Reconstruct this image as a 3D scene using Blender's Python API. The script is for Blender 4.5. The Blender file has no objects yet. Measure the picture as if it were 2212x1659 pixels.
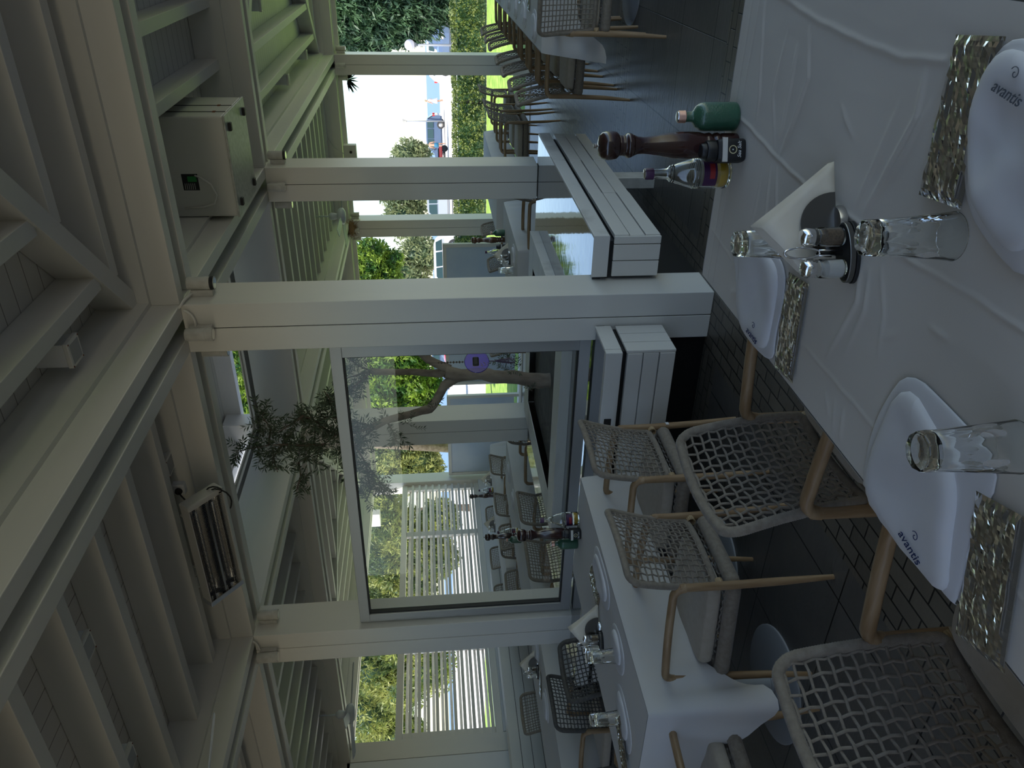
import bpy, bmesh, math, random
from mathutils import Vector, Matrix, noise
S = bpy.context.scene
C = S.collection
PI = math.pi
# ---------------------------------------------------------------- camera, sky, sun, exposure
FPX, PITCH, ROLL, YAW, EYE = 1677.13, 0.0967421, -0.035432, -0.544942, Vector((0, 0, 1.55))
_F = Vector((math.sin(YAW)*math.cos(PITCH), math.cos(YAW)*math.cos(PITCH), -math.sin(PITCH)))
_R = Vector((math.cos(YAW), -math.sin(YAW), 0)); _U = _R.cross(_F)
RIGHT = _R*math.cos(ROLL) + _U*math.sin(ROLL); UP = -_R*math.sin(ROLL) + _U*math.cos(ROLL)
cam = bpy.data.cameras.new('camera'); camo = bpy.data.objects.new('camera', cam); C.objects.link(camo)
X, Y, Z = -UP, RIGHT, -_F          # the photograph was taken with the phone turned on its side
camo.matrix_world = Matrix(((X.x, Y.x, Z.x, EYE.x), (X.y, Y.y, Z.y, EYE.y), (X.z, Y.z, Z.z, EYE.z), (0, 0, 0, 1)))
cam.sensor_fit = 'HORIZONTAL'; cam.sensor_width = 36; cam.lens = 36*FPX/2212; cam.clip_start = .02; cam.clip_end = 4000
S.camera = camo
S.view_settings.view_transform = 'Standard'; S.view_settings.look = 'None'
S.view_settings.gamma = 1; S.view_settings.use_curve_mapping = False
S.view_settings.exposure = 0.48
SUN_EL, SUN_AZ = math.radians(56), math.radians(205)      # azimuth clockwise from +Y
w = bpy.data.worlds.new('sky'); S.world = w; w.use_nodes = True
nt = w.node_tree; nt.nodes.clear()
sky = nt.nodes.new('ShaderNodeTexSky'); sky.sky_type = 'NISHITA'; sky.sun_disc = False
sky.sun_elevation = SUN_EL; sky.sun_rotation = SUN_AZ; sky.air_density = 1.0; sky.dust_density = 0.6; sky.ozone_density = 1.5
bg = nt.nodes.new('ShaderNodeBackground'); bg.inputs[1].default_value = 0.20
out = nt.nodes.new('ShaderNodeOutputWorld'); nt.links.new(sky.outputs[0], bg.inputs[0]); nt.links.new(bg.outputs[0], out.inputs[0])
sd = bpy.data.lights.new('sun', 'SUN'); sd.energy = 5.5; sd.angle = math.radians(.6); sd.color = (1, .95, .87)
so = bpy.data.objects.new('sun', sd); C.objects.link(so); so.location = (0, -30, 60)
_sd = Vector((math.sin(SUN_AZ)*math.cos(SUN_EL), math.cos(SUN_AZ)*math.cos(SUN_EL), math.sin(SUN_EL)))
so.rotation_euler = _sd.to_track_quat('Z', 'Y').to_euler()

def ray(px, py): return (_F*FPX + RIGHT*((1659-py)-829.5) - UP*(px-1106))
def at_z(px, py, z=0.): d = ray(px, py); return EYE + d*((z-EYE.z)/d.z)
def at_y(px, py, y): d = ray(px, py); return EYE + d*(y/d.y)
def at_x(px, py, x): d = ray(px, py); return EYE + d*(x/d.x)

# ---------------------------------------------------------------- materials
def mat(name, col, rough=.5, metal=0., spec=.5, col2=None, nscale=8., bump=0., bscale=30., stretch=(1, 1, 1), coat=0., detail=4, sheen=0., lo=.35, hi=.65, bdist=.01):
    m = bpy.data.materials.new(name); m.use_nodes = True; t = m.node_tree; b = t.nodes['Principled BSDF']
    b.inputs['Base Color'].default_value = (*col, 1); b.inputs['Roughness'].default_value = rough
    b.inputs['Metallic'].default_value = metal; b.inputs['Specular IOR Level'].default_value = spec
    b.inputs['Coat Weight'].default_value = coat; b.inputs['Sheen Weight'].default_value = sheen
    if col2 or bump:
        tc = t.nodes.new('ShaderNodeTexCoord'); mp = t.nodes.new('ShaderNodeMapping'); mp.inputs['Scale'].default_value = stretch
        t.links.new(tc.outputs['Object'], mp.inputs[0])
    if col2:
        n = t.nodes.new('ShaderNodeTexNoise'); n.inputs['Scale'].default_value = nscale; n.inputs['Detail'].default_value = detail
        t.links.new(mp.outputs[0], n.inputs[0])
        r = t.nodes.new('ShaderNodeValToRGB'); r.color_ramp.elements[0].position = lo; r.color_ramp.elements[1].position = hi
        r.color_ramp.elements[0].color = (*col, 1); r.color_ramp.elements[1].color = (*col2, 1)
        t.links.new(n.outputs[0], r.inputs[0]); t.links.new(r.outputs[0], b.inputs['Base Color'])
    if bump:
        n2 = t.nodes.new('ShaderNodeTexNoise'); n2.inputs['Scale'].default_value = bscale; n2.inputs['Detail'].default_value = 5
        t.links.new(mp.outputs[0], n2.inputs[0])
        bp = t.nodes.new('ShaderNodeBump'); bp.inputs['Strength'].default_value = bump; bp.inputs['Distance'].default_value = bdist
        t.links.new(n2.outputs[0], bp.inputs['Height']); t.links.new(bp.outputs[0], b.inputs['Normal'])
    return m
def glassmat(name, col=(1, 1, 1), rough=0., ior=1.5):
    m = bpy.data.materials.new(name); m.use_nodes = True; t = m.node_tree; t.nodes.clear()
    g = t.nodes.new('ShaderNodeBsdfGlass'); g.inputs['Color'].default_value = (*col, 1); g.inputs['Roughness'].default_value = rough; g.inputs['IOR'].default_value = ior
    o = t.nodes.new('ShaderNodeOutputMaterial'); t.links.new(g.outputs[0], o.inputs[0]); return m
def thinglass(name, tint=(1, 1, 1), rough=0., ior=1.5, base=0.):
    """a thin pane: transmits straight through, reflects by Fresnel"""
    m = bpy.data.materials.new(name); m.use_nodes = True; t = m.node_tree; t.nodes.clear()
    tr = t.nodes.new('ShaderNodeBsdfTransparent'); tr.inputs[0].default_value = (*tint, 1)
    gl = t.nodes.new('ShaderNodeBsdfGlossy'); gl.inputs['Roughness'].default_value = rough
    fr = t.nodes.new('ShaderNodeFresnel'); fr.inputs[0].default_value = ior
    mx = t.nodes.new('ShaderNodeMixShader'); o = t.nodes.new('ShaderNodeOutputMaterial')
    if base:
        ad = t.nodes.new('ShaderNodeMath'); ad.inputs[1].default_value = base; ad.use_clamp = True
        t.links.new(fr.outputs[0], ad.inputs[0]); t.links.new(ad.outputs[0], mx.inputs[0])
    else: t.links.new(fr.outputs[0], mx.inputs[0])
    t.links.new(tr.outputs[0], mx.inputs[1]); t.links.new(gl.outputs[0], mx.inputs[2]); t.links.new(mx.outputs[0], o.inputs[0]); return m
def leafmat(name, a, b, scale=1.5, trans=.35, rough=.55, lo=.4, hi=.6):
    m = mat(name, a, rough, col2=b, nscale=scale, lo=lo, hi=hi); t = m.node_tree; p = t.nodes['Principled BSDF']
    r = [n for n in t.nodes if n.type == 'VALTORGB'][0]
    tl = t.nodes.new('ShaderNodeBsdfTranslucent'); mx = t.nodes.new('ShaderNodeMixShader'); mx.inputs[0].default_value = trans
    o = t.nodes['Material Output']; t.links.new(r.outputs[0], tl.inputs[0])
    t.links.new(p.outputs[0], mx.inputs[1]); t.links.new(tl.outputs[0], mx.inputs[2]); t.links.new(mx.outputs[0], o.inputs[0]); return m

def plankmat(name, col, axis, pitch, line=.012, rough=.45):
    """painted boards: dark seams every `pitch` along world axis 0=x 1=y 2=z"""
    m = mat(name, col, rough, col2=tuple(c*.93 for c in col), nscale=3, bump=.12, bscale=25, stretch=(1, 1, 1)); t = m.node_tree; b = t.nodes['Principled BSDF']
    g = t.nodes.new('ShaderNodeNewGeometry'); sp = t.nodes.new('ShaderNodeSeparateXYZ'); t.links.new(g.outputs['Position'], sp.inputs[0])
    d = t.nodes.new('ShaderNodeMath'); d.operation = 'DIVIDE'; d.inputs[1].default_value = pitch; t.links.new(sp.outputs[axis], d.inputs[0])
    fr = t.nodes.new('ShaderNodeMath'); fr.operation = 'FRACT'; t.links.new(d.outputs[0], fr.inputs[0])
    lt = t.nodes.new('ShaderNodeMath'); lt.operation = 'LESS_THAN'; lt.inputs[1].default_value = line/pitch; t.links.new(fr.outputs[0], lt.inputs[0])
    r = [n for n in t.nodes if n.type == 'VALTORGB'][0]
    mx = t.nodes.new('ShaderNodeMixRGB'); t.links.new(lt.outputs[0], mx.inputs[0]); t.links.new(r.outputs[0], mx.inputs[1])
    mx.inputs[2].default_value = (col[0]*.38, col[1]*.36, col[2]*.33, 1); t.links.new(mx.outputs[0], b.inputs['Base Color'])
    return m

WHITE = (.76, .735, .67)
M = {}
M['white'] = mat('white_paint', WHITE, .42, col2=(.69, .68, .64), nscale=2.2, bump=.10, bscale=14, stretch=(1, 1, .3))
M['white_x'] = mat('white_paint_along_x', WHITE, .45, col2=(.67, .665, .63), nscale=3, bump=.12, bscale=18, stretch=(.15, 1, 1))
M['white_y'] = mat('white_paint_along_y', WHITE, .45, col2=(.67, .665, .63), nscale=3, bump=.12, bscale=18, stretch=(1, .15, 1))
M['white_wall'] = mat('white_wall', (.76, .77, .78), .55)
M['weathered'] = mat('weathered_white_paint', (.72, .71, .67), .5, col2=(.52, .5, .46), nscale=5, lo=.55, hi=.75, bump=.2, bscale=20, stretch=(.2, 1, 1))
M['board_x'] = plankmat('boards_across_x', WHITE, 0, .118, .006)
M['board_y'] = plankmat('boards_across_y', WHITE, 1, .118, .006)
M['dark'] = mat('black', (.008, .008, .009), .4)
M['rubber'] = mat('black_rubber', (.012, .012, .013), .55)
M['bag'] = mat('film_edge', (.5, .5, .5), .2)
M['oak'] = mat('oiled_oak', (.30, .185, .09), .42, col2=(.40, .27, .15), nscale=9, bump=.08, bscale=40, stretch=(6, 6, .7))
M['oak_arm'] = mat('oiled_oak_arm', (.30, .185, .09), .42, col2=(.41, .28, .155), nscale=9, bump=.08, bscale=40, stretch=(6, .7, 6))
M['rope'] = mat('taupe_rope', (.235, .195, .15), .85, col2=(.30, .255, .20), nscale=60, bump=.5, bscale=400, bdist=.002, sheen=.2)
M['rope_shade_tint'] = mat('taupe_rope_shade_tint', (.085, .08, .075), .85, col2=(.12, .112, .1), nscale=60, bump=.5, bscale=400, bdist=.002)  # same taupe rope, with backlit shade put into a darker colour
M['cushion'] = mat('beige_cushion', (.50, .44, .35), .9, col2=(.46, .40, .31), nscale=40, bump=.35, bscale=500, bdist=.002, sheen=.2)
M['leather'] = mat('tan_leather', (.50, .36, .20), .5)
M['cloth'] = mat('white_tablecloth', (.72, .675, .60), .8, col2=(.68, .63, .55), nscale=2.5, bump=.35, bscale=7, bdist=.012, stretch=(1, .35, 1), sheen=.15)
M['cloth2'] = mat('white_tablecloth_smooth', (.74, .71, .66), .8, bump=.25, bscale=9, bdist=.01, col2=(.70, .69, .68), nscale=3)
M['napkin'] = mat('white_linen', (.78, .77, .78), .85, bump=.15, bscale=12, col2=(.74, .73, .73), nscale=6, bdist=.004)
M['paper'] = mat('cream_paper_napkin', (.80, .74, .62), .8, col2=(.74, .67, .54), nscale=12)
M['steel'] = mat('stainless_steel', (.55, .54, .52), .22, 1.)
M['steel_dark_reflect'] = mat('steel_painted_dark_reflection', (.20, .195, .185), .3, 1.)  # plain steel, dark reflections put into its colour
M['chrome'] = mat('chrome', (.8, .8, .8), .08, 1.)
M['sleeve'] = mat('grey_cutlery_paper', (.22, .21, .19), .35, coat=.6)
M['film'] = thinglass('plastic_film', (.93, .93, .93), .06, 1.5, .05)
M['glass'] = glassmat('tumbler_glass', (.985, .99, .985))
M['pane'] = thinglass('window_glass', (.95, .96, .95), 0., 1.45, 0.)
M['water'] = mat('vinegar_yellow', (.75, .48, .05), .15)
M['greenglass'] = mat('green_dimpled_glass', (.035, .12, .07), .28, bump=.6, bscale=230, bdist=.002, coat=.5)
M['copper'] = mat('rose_copper_cap', (.62, .36, .27), .35, .6)
M['mill'] = mat('dark_mahogany', (.020, .008, .007), .22, coat=.5, col2=(.045, .012, .010), nscale=14, stretch=(1, 1, .2))
M['millbrown'] = mat('walnut_mill', (.10, .045, .022), .25, coat=.5)
M['labelsilver'] = mat('silver_label', (.62, .60, .56), .4)
M['gold'] = mat('gold_print', (.62, .55, .32), .4)
M['labelwhite'] = mat('white_label', (.8, .8, .8), .5)
M['labelpurple'] = mat('purple_label', (.06, .015, .07), .4)
M['labelred'] = mat('red_print', (.35, .03, .03), .4)
M['ink'] = mat('navy_ink', (.02, .035, .12), .8)
M['ink_grey'] = mat('grey_ink', (.12, .13, .15), .8)
M['salt'] = mat('salt', (.80, .78, .74), .9); M['pepper'] = mat('ground_pepper', (.22, .15, .09), .9, col2=(.12, .08, .05), nscale=300)
M['alu'] = mat('grey_aluminium', (.40, .40, .39), .38, .35)
M['greymetal'] = mat('grey_powder_coat', (.36, .37, .38), .42, .1)
M['lampgrey'] = mat('lamp_grey_paint', (.60, .59, .55), .5, col2=(.5, .49, .45), nscale=20)
M['lens'] = glassmat('lamp_lens', (.9, .92, .9), .15)
M['bracket'] = mat('galvanised', (.55, .56, .52), .45, .3, col2=(.42, .43, .39), nscale=30)
M['box'] = mat('cream_steel_box', (.60, .59, .54), .45)
M['rust'] = mat('rust', (.20, .06, .025), .8)
M['heatgrey'] = mat('heater_housing', (.52, .51, .48), .45)
M['coil'] = mat('heater_coil', (.65, .62, .56), .25, 1.)
M['heatdark'] = mat('heater_cavity', (.05, .045, .042), .45, .4)
M['fan'] = mat('fan_grey_blue', (.55, .60, .66), .4)
M['bark'] = mat('olive_bark', (.34, .28, .22), .9, col2=(.18, .14, .11), nscale=14, bump=.8, bscale=30, stretch=(1, 1, .35))
M['bark2'] = mat('dark_bark', (.10, .07, .05), .9, col2=(.17, .13, .1), nscale=12, bump=.8, bscale=30)
M['olive'] = leafmat('olive_leaf', (.05, .075, .04), (.13, .17, .11), 40, .25)
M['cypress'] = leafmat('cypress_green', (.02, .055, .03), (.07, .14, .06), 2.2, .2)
M['lime'] = leafmat('lime_foliage', (.05, .14, .03), (.30, .42, .06), 2.6, .45)
M['tamarisk'] = leafmat('grey_green_foliage', (.12, .17, .08), (.28, .32, .15), 1.6, .35)
M['conifer'] = leafmat('yellow_green_foliage', (.10, .15, .05), (.38, .40, .12), 1.8, .35)
M['hedge'] = leafmat('hedge_leaf', (.035, .075, .02), (.24, .28, .08), 5., .3)
M['lawn'] = mat('lawn', (.16, .32, .035), .9, col2=(.36, .46, .10), nscale=5, bump=.6, bscale=90)
M['soil'] = mat('dark_soil', (.05, .048, .043), .8, col2=(.09, .085, .075), nscale=9, bump=.6, bscale=20)
M['pale'] = mat('pale_concrete', (.74, .70, .63), .8, col2=(.66, .60, .52), nscale=.6)
M['sea'] = mat('sea', (.012, .09, .26), .25, col2=(.02, .13, .33), nscale=.4, bump=.3, bscale=3, stretch=(.2, 1, 1))
M['carwhite'] = mat('car_white', (.80, .80, .82), .2, coat=.6); M['carblue'] = mat('car_slate_blue', (.09, .13, .21), .22, coat=.6)
M['carred'] = mat('car_red', (.65, .02, .03), .25, coat=.6); M['carsilver'] = mat('car_silver', (.42, .44, .47), .25, .3, coat=.6)
M['carglass'] = mat('car_window', (.03, .06, .06), .08); M['tyre'] = mat('tyre', (.03, .03, .032), .7); M['hub'] = mat('alloy', (.6, .6, .6), .3, .6)
M['tail'] = mat('tail_light', (.6, .02, .02), .2)
M['skin'] = mat('skin', (.55, .30, .20), .6); M['dress'] = mat('white_clothes', (.75, .7, .72), .8); M['shorts'] = mat('blue_shorts', (.02, .14, .25), .8); M['hair'] = mat('light_hair', (.45, .36, .25), .8)
M['panel'] = mat('blue_white_windbreak', (.50, .60, .74), .35, col2=(.62, .70, .80), nscale=1.5)
M['globe'] = mat('opal_globe', (.70, .70, .85), .3)
M['lamppost'] = mat('lamp_post_grey', (.25, .27, .30), .5)
M['straw'] = mat('straw', (.32, .20, .10), .9)
_b = glassmat('cobalt_glass', (.02, .03, .95), .05)
M['cobalt'] = thinglass('cobalt_glass_disc', (.02, .015, .95), .1, 1.5, .04)

def floor_material():
    m = bpy.data.materials.new('slate_floor'); m.use_nodes = True; t = m.node_tree; N = t.nodes; L = t.links; b = N['Principled BSDF']
    g = N.new('ShaderNodeNewGeometry'); sp = N.new('ShaderNodeSeparateXYZ'); L.new(g.outputs['Position'], sp.inputs[0])
    def brick(w, h, mort, off, rot, loc=(0, 0, 0), c1=(.5, .5, .5), c2=(.6, .6, .6)):
        mp = N.new('ShaderNodeMapping'); mp.inputs['Rotation'].default_value = (0, 0, rot); mp.inputs['Location'].default_value = loc
        L.new(g.outputs['Position'], mp.inputs[0]); k = N.new('ShaderNodeTexBrick')
        k.inputs['Scale'].default_value = 1; k.inputs['Brick Width'].default_value = w; k.inputs['Row Height'].default_value = h
        k.inputs['Mortar Size'].default_value = mort; k.inputs['Mortar Smooth'].default_value = .2; k.offset = off
        k.inputs['Color1'].default_value = (*c1, 1); k.inputs['Color2'].default_value = (*c2, 1); k.inputs['Mortar'].default_value = (.012, .012, .012, 1)
        L.new(mp.outputs[0], k.inputs[0]); return k
    big = brick(.585, .59, .004, 0, 0, (.535+.585*8, -5.58+.59*20, 0), (.125, .118, .106), (.155, .146, .132))
    sy = brick(.155, .072, .004, .5, PI/2, (0, 0, 0), (.14, .126, .10), (.20, .178, .142))
    sx = brick(.155, .072, .004, .5, 0, (0, 0, 0), (.14, .126, .10), (.20, .178, .142))
    def band(sock, a, c):
        g1 = N.new('ShaderNodeMath'); g1.operation = 'GREATER_THAN'; g1.inputs[1].default_value = a; L.new(sock, g1.inputs[0])
        g2 = N.new('ShaderNodeMath'); g2.operation = 'LESS_THAN'; g2.inputs[1].default_value = c; L.new(sock, g2.inputs[0])
        mu = N.new('ShaderNodeMath'); mu.operation = 'MULTIPLY'; L.new(g1.outputs[0], mu.inputs[0]); L.new(g2.outputs[0], mu.inputs[1]); return mu.outputs[0]
    def mx(f, a, c):
        q = N.new('ShaderNodeMixRGB'); L.new(f, q.inputs[0]); L.new(a, q.inputs[1]); L.new(c, q.inputs[2]); return q.outputs[0]
    def addm(a, c):
        q = N.new('ShaderNodeMath'); q.operation = 'ADD'; q.use_clamp = True; L.new(a, q.inputs[0]); L.new(c, q.inputs[1]); return q.outputs[0]
    by = addm(band(sp.outputs[1], 6.17, 6.70), band(sp.outputs[1], 3.62, 4.2)); bx = addm(band(sp.outputs[0], -2.12, -1.60), band(sp.outputs[0], -4.7, -4.15))
    col = mx(bx, mx(by, big.outputs[0], sx.outputs[0]), sy.outputs[0])
    fac = mx(bx, mx(by, big.outputs[1], sx.outputs[1]), sy.outputs[1])
    n1 = N.new('ShaderNodeTexNoise'); n1.inputs['Scale'].default_value = 5; n1.inputs['Detail'].default_value = 6; L.new(g.outputs['Position'], n1.inputs[0])
    r = N.new('ShaderNodeValToRGB'); r.color_ramp.elements[0].color = (.72, .72, .74, 1); r.color_ramp.elements[1].color = (1.2, 1.17, 1.1, 1); L.new(n1.outputs[0], r.inputs[0])
    mu = N.new('ShaderNodeMixRGB'); mu.blend_type = 'MULTIPLY'; mu.inputs[0].default_value = 1; L.new(col, mu.inputs[1]); L.new(r.outputs[0], mu.inputs[2]); L.new(mu.outputs[0], b.inputs['Base Color'])
    n2 = N.new('ShaderNodeTexNoise'); n2.inputs['Scale'].default_value = 26; n2.inputs['Detail'].default_value = 7; n2.inputs['Distortion'].default_value = 1.2
    mp2 = N.new('ShaderNodeMapping'); mp2.inputs['Scale'].default_value = (.35, 1.2, 1); L.new(g.outputs['Position'], mp2.inputs[0]); L.new(mp2.outputs[0], n2.inputs[0])
    inv = N.new('ShaderNodeMath'); inv.operation = 'MULTIPLY_ADD'; inv.inputs[1].default_value = -1.6; L.new(fac, inv.inputs[0]); L.new(n2.outputs[0], inv.inputs[2])
    bp = N.new('ShaderNodeBump'); bp.inputs['Strength'].default_value = .45; bp.inputs['Distance'].default_value = .006; L.new(inv.outputs[0], bp.inputs['Height']); L.new(bp.outputs[0], b.inputs['Normal'])
    b.inputs['Roughness'].default_value = .36; b.inputs['Specular IOR Level'].default_value = .55
    return m
M['floor'] = floor_material()
def tile_material():
    m = bpy.data.materials.new('black_wet_tiles'); m.use_nodes = True; t = m.node_tree; N = t.nodes; L = t.links; b = N['Principled BSDF']
    g = N.new('ShaderNodeNewGeometry'); k = N.new('ShaderNodeTexBrick'); L.new(g.outputs['Position'], k.inputs[0])
    k.inputs['Scale'].default_value = 1; k.inputs['Brick Width'].default_value = .30; k.inputs['Row Height'].default_value = .10; k.inputs['Mortar Size'].default_value = .004; k.offset = 0
    k.inputs['Color1'].default_value = (.018, .021, .026, 1); k.inputs['Color2'].default_value = (.026, .03, .036, 1); k.inputs['Mortar'].default_value = (.004, .004, .005, 1)
    L.new(k.outputs[0], b.inputs['Base Color']); b.inputs['Roughness'].default_value = .06; b.inputs['Specular IOR Level'].default_value = .8; b.inputs['Coat Weight'].default_value = .5
    n2 = N.new('ShaderNodeTexNoise'); n2.inputs['Scale'].default_value = 9; mp2 = N.new('ShaderNodeMapping'); mp2.inputs['Scale'].default_value = (1, 1, 1)
    L.new(g.outputs['Position'], mp2.inputs[0]); L.new(mp2.outputs[0], n2.inputs[0])
    inv = N.new('ShaderNodeMath'); inv.operation = 'MULTIPLY_ADD'; inv.inputs[1].default_value = -.6; L.new(k.outputs[1], inv.inputs[0]); L.new(n2.outputs[0], inv.inputs[2])
    bp = N.new('ShaderNodeBump'); bp.inputs['Strength'].default_value = .25; bp.inputs['Distance'].default_value = .004; L.new(inv.outputs[0], bp.inputs['Height']); L.new(bp.outputs[0], b.inputs['Normal'])
    return m
M['tile'] = tile_material()

# ---------------------------------------------------------------- mesh helpers
class MB:
    def __init__(s): s.v = []; s.f = []
    def box(s, x0, x1, y0, y1, z0, z1, mtx=None):
        n = len(s.v); P = [Vector((x, y, z)) for z in (z0, z1) for y in (y0, y1) for x in (x0, x1)]
        if mtx: P = [mtx @ p for p in P]
        s.v += P; s.f += [tuple(n+i for i in q) for q in ((0, 2, 3, 1), (4, 5, 7, 6), (0, 1, 5, 4), (2, 6, 7, 3), (0, 4, 6, 2), (1, 3, 7, 5))]; return s
    def prism(s, pts, z0, z1, mtx=None):
        n = len(s.v); k = len(pts); P = [Vector((x, y, z0)) for x, y in pts] + [Vector((x, y, z1)) for x, y in pts]
        if mtx: P = [mtx @ p for p in P]
        s.v += P; s.f.append(tuple(range(n+k-1, n-1, -1))); s.f.append(tuple(range(n+k, n+2*k)))
        for i in range(k): j = (i+1) % k; s.f.append((n+i, n+j, n+k+j, n+k+i))
        return s
    def tube(s, pts, r, sides=8, closed=False, caps=True, flat=1., up=None):
        pts = [Vector(p) for p in pts]; k = len(pts); R = r if isinstance(r, (list, tuple)) else [r]*k
        n0 = len(s.v); prev = None
        for i, p in enumerate(pts):
            a = pts[(i-1) % k] if (closed or i > 0) else p; b = pts[(i+1) % k] if (closed or i < k-1) else p
            d = (b-a); d = d.normalized() if d.length > 1e-9 else Vector((0, 0, 1))
            if prev is None:
                u = Vector(up) if up else (Vector((0, 0, 1)) if abs(d.z) < .9 else Vector((1, 0, 0)))
            else: u = prev
            u = (u - d*u.dot(d)); u = u.normalized() if u.length > 1e-9 else d.orthogonal().normalized()
            prev = u; v = d.cross(u)
            for j in range(sides):
                t = 2*PI*j/sides; s.v.append(p + u*math.cos(t)*R[i]*flat + v*math.sin(t)*R[i])
        m = k if closed else k-1
        for i in range(m):
            for j in range(sides):
                a = n0+i*sides+j; b = n0+i*sides+(j+1) % sides; i2 = (i+1) % k
                s.f.append((a, b, n0+i2*sides+(j+1) % sides, n0+i2*sides+j))
        if caps and not closed:
            s.f.append(tuple(n0+j for j in range(sides-1, -1, -1))); s.f.append(tuple(n0+(k-1)*sides+j for j in range(sides)))
        return s
    def lathe(s, prof, c=(0, 0, 0), seg=32, mtx=None, capb=True, capt=True, ribs=0, ramp=0.):
        c = Vector(c); n0 = len(s.v)
        for r, z in prof:
            for j in range(seg):
                t = 2*PI*j/seg; q = r*(1 + (ramp*abs(math.cos(t*ribs/2)) if ribs else 0))
                p = Vector((q*math.cos(t), q*math.sin(t), z)); s.v.append((mtx @ p if mtx else p)+c)
        for i in range(len(prof)-1):
            for j in range(seg):
                a = n0+i*seg+j; b = n0+i*seg+(j+1) % seg; s.f.append((a, b, b+seg, a+seg))
        if capb: s.f.append(tuple(n0+j for j in range(seg-1, -1, -1)))
        if capt: s.f.append(tuple(n0+(len(prof)-1)*seg+j for j in range(seg)))
        return s
    def grid(s, P):
        n0 = len(s.v); h = len(P); wd = len(P[0])
        for row in P: s.v += [Vector(p) for p in row]
        for i in range(h-1):
            for j in range(wd-1):
                a = n0+i*wd+j; s.f.append((a, a+1, a+wd+1, a+wd))
        return s
    def quad(s, a, b, c, d): n = len(s.v); s.v += [Vector(a), Vector(b), Vector(c), Vector(d)]; s.f.append((n, n+1, n+2, n+3)); return s
    def build(s, name, m, parent=None, smooth=False, bevel=0., solid=0., sub=0, angle=None):
        me = bpy.data.meshes.new(name); me.from_pydata([tuple(p) for p in s.v], [], s.f); me.update()
        if m: me.materials.append(m)
        o = bpy.data.objects.new(name, me); C.objects.link(o)
        if parent: o.parent = parent
        if smooth:
            me.polygons.foreach_set('use_smooth', [True]*len(me.polygons))
            if angle:
                try: me.set_sharp_from_angle(angle=angle)
                except Exception: pass
        if solid: q = o.modifiers.new('solid', 'SOLIDIFY'); q.thickness = solid; q.offset = -1
        if bevel: q = o.modifiers.new('bevel', 'BEVEL'); q.width = bevel; q.segments = 2; q.limit_method = 'ANGLE'
        if sub: q = o.modifiers.new('sub', 'SUBSURF'); q.levels = q.render_levels = sub
        return o
def tag(o, label=None, cat=None, group=None, kind=None):
    if label: o['label'] = label
    if cat: o['category'] = cat
    if group: o['group'] = group
    if kind: o['kind'] = kind
    return o
def thing(name, label, cat, loc=(0, 0, 0), rz=0., group=None):
    o = bpy.data.objects.new(name, None); C.objects.link(o); o.location = loc; o.rotation_euler = (0, 0, rz); o.empty_display_size = .1
    return tag(o, label, cat, group)
def copy_tree(o, parent=None):
    c = o.copy(); C.objects.link(c); c.parent = parent
    for ch in list(o.children): copy_tree(ch, c)
    return c
def dup(src, loc, rz, label, group=None, scale=None):
    c = copy_tree(src); c.location = loc; c.rotation_euler = (0, 0, rz); c['label'] = label
    if group: c['group'] = group
    elif 'group' in c: del c['group']
    if scale: c.scale = scale
    return c
def textmesh(name, s, size, m, parent, mtx, extrude=.0003, shear=0., align='CENTER'):
    cu = bpy.data.curves.new(name, 'FONT'); cu.body = s; cu.size = size; cu.extrude = extrude; cu.shear = shear; cu.align_x = align; cu.align_y = 'CENTER'
    to = bpy.data.objects.new(name+'_tmp', cu); C.objects.link(to); dg = bpy.context.evaluated_depsgraph_get(); dg.update()
    me = bpy.data.meshes.new_from_object(to.evaluated_get(dg)); bpy.data.objects.remove(to); bpy.data.curves.remove(cu)
    me.materials.clear(); me.materials.append(m); me.name = name; me.transform(mtx)
    o = bpy.data.objects.new(name, me); C.objects.link(o); o.parent = parent; return o
_tn = [0]
def trim(mb, m, bevel=.004):
    _tn[0] += 1; return tag(mb.build('trim_%d' % _tn[0], m, bevel=bevel), kind='structure')
rnd = random.Random(5)
# ================================================================ the setting
X0, Y0, PW, SOF, CEI = -1.76, 3.81, .28, 2.86, 3.24
XS = [3.88, -1.76, -4.255, -9.62]          # right (+x) edge of each post line
YS = [-1.83, 3.81, 6.37, 12.26]            # near (-y) edge of each post line
tag(MB().box(-13.5, 7, -5, 12.05, -.2, 0).build('floor', M['floor']), kind='structure')
tag(MB().box(-14, 8, 12.05, 12.62, -.2, .012).build('trim_kerb', M['pale']), kind='structure').name = 'trim_101'
tag(MB().box(-60, 50, 12.62, 21.05, -.2, .0).build('lawn', M['lawn']), kind='structure')
tag(MB().box(-160, 140, 21.05, 96, -.22, -.01).build('ground', M['pale']), kind='structure')
tag(MB().box(-1800, 1800, 96, 3300, -.5, -.3).build('sea', M['sea']), kind='structure')
tag(MB().box(-60, -13.5, -5, 12.62, -.2, -.012).build('ground_side', M['pale']), kind='structure').name = 'ground_path'
tag(MB().box(-9.95, 3.95, -2.35, -2.22, 0, 2.15).build('wall_back_unseen', mat('unseen_wall_cream', (.62, .56, .46), .7)), kind='structure')  # unseen wall added to cut sky light, its height set for brightness
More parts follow.
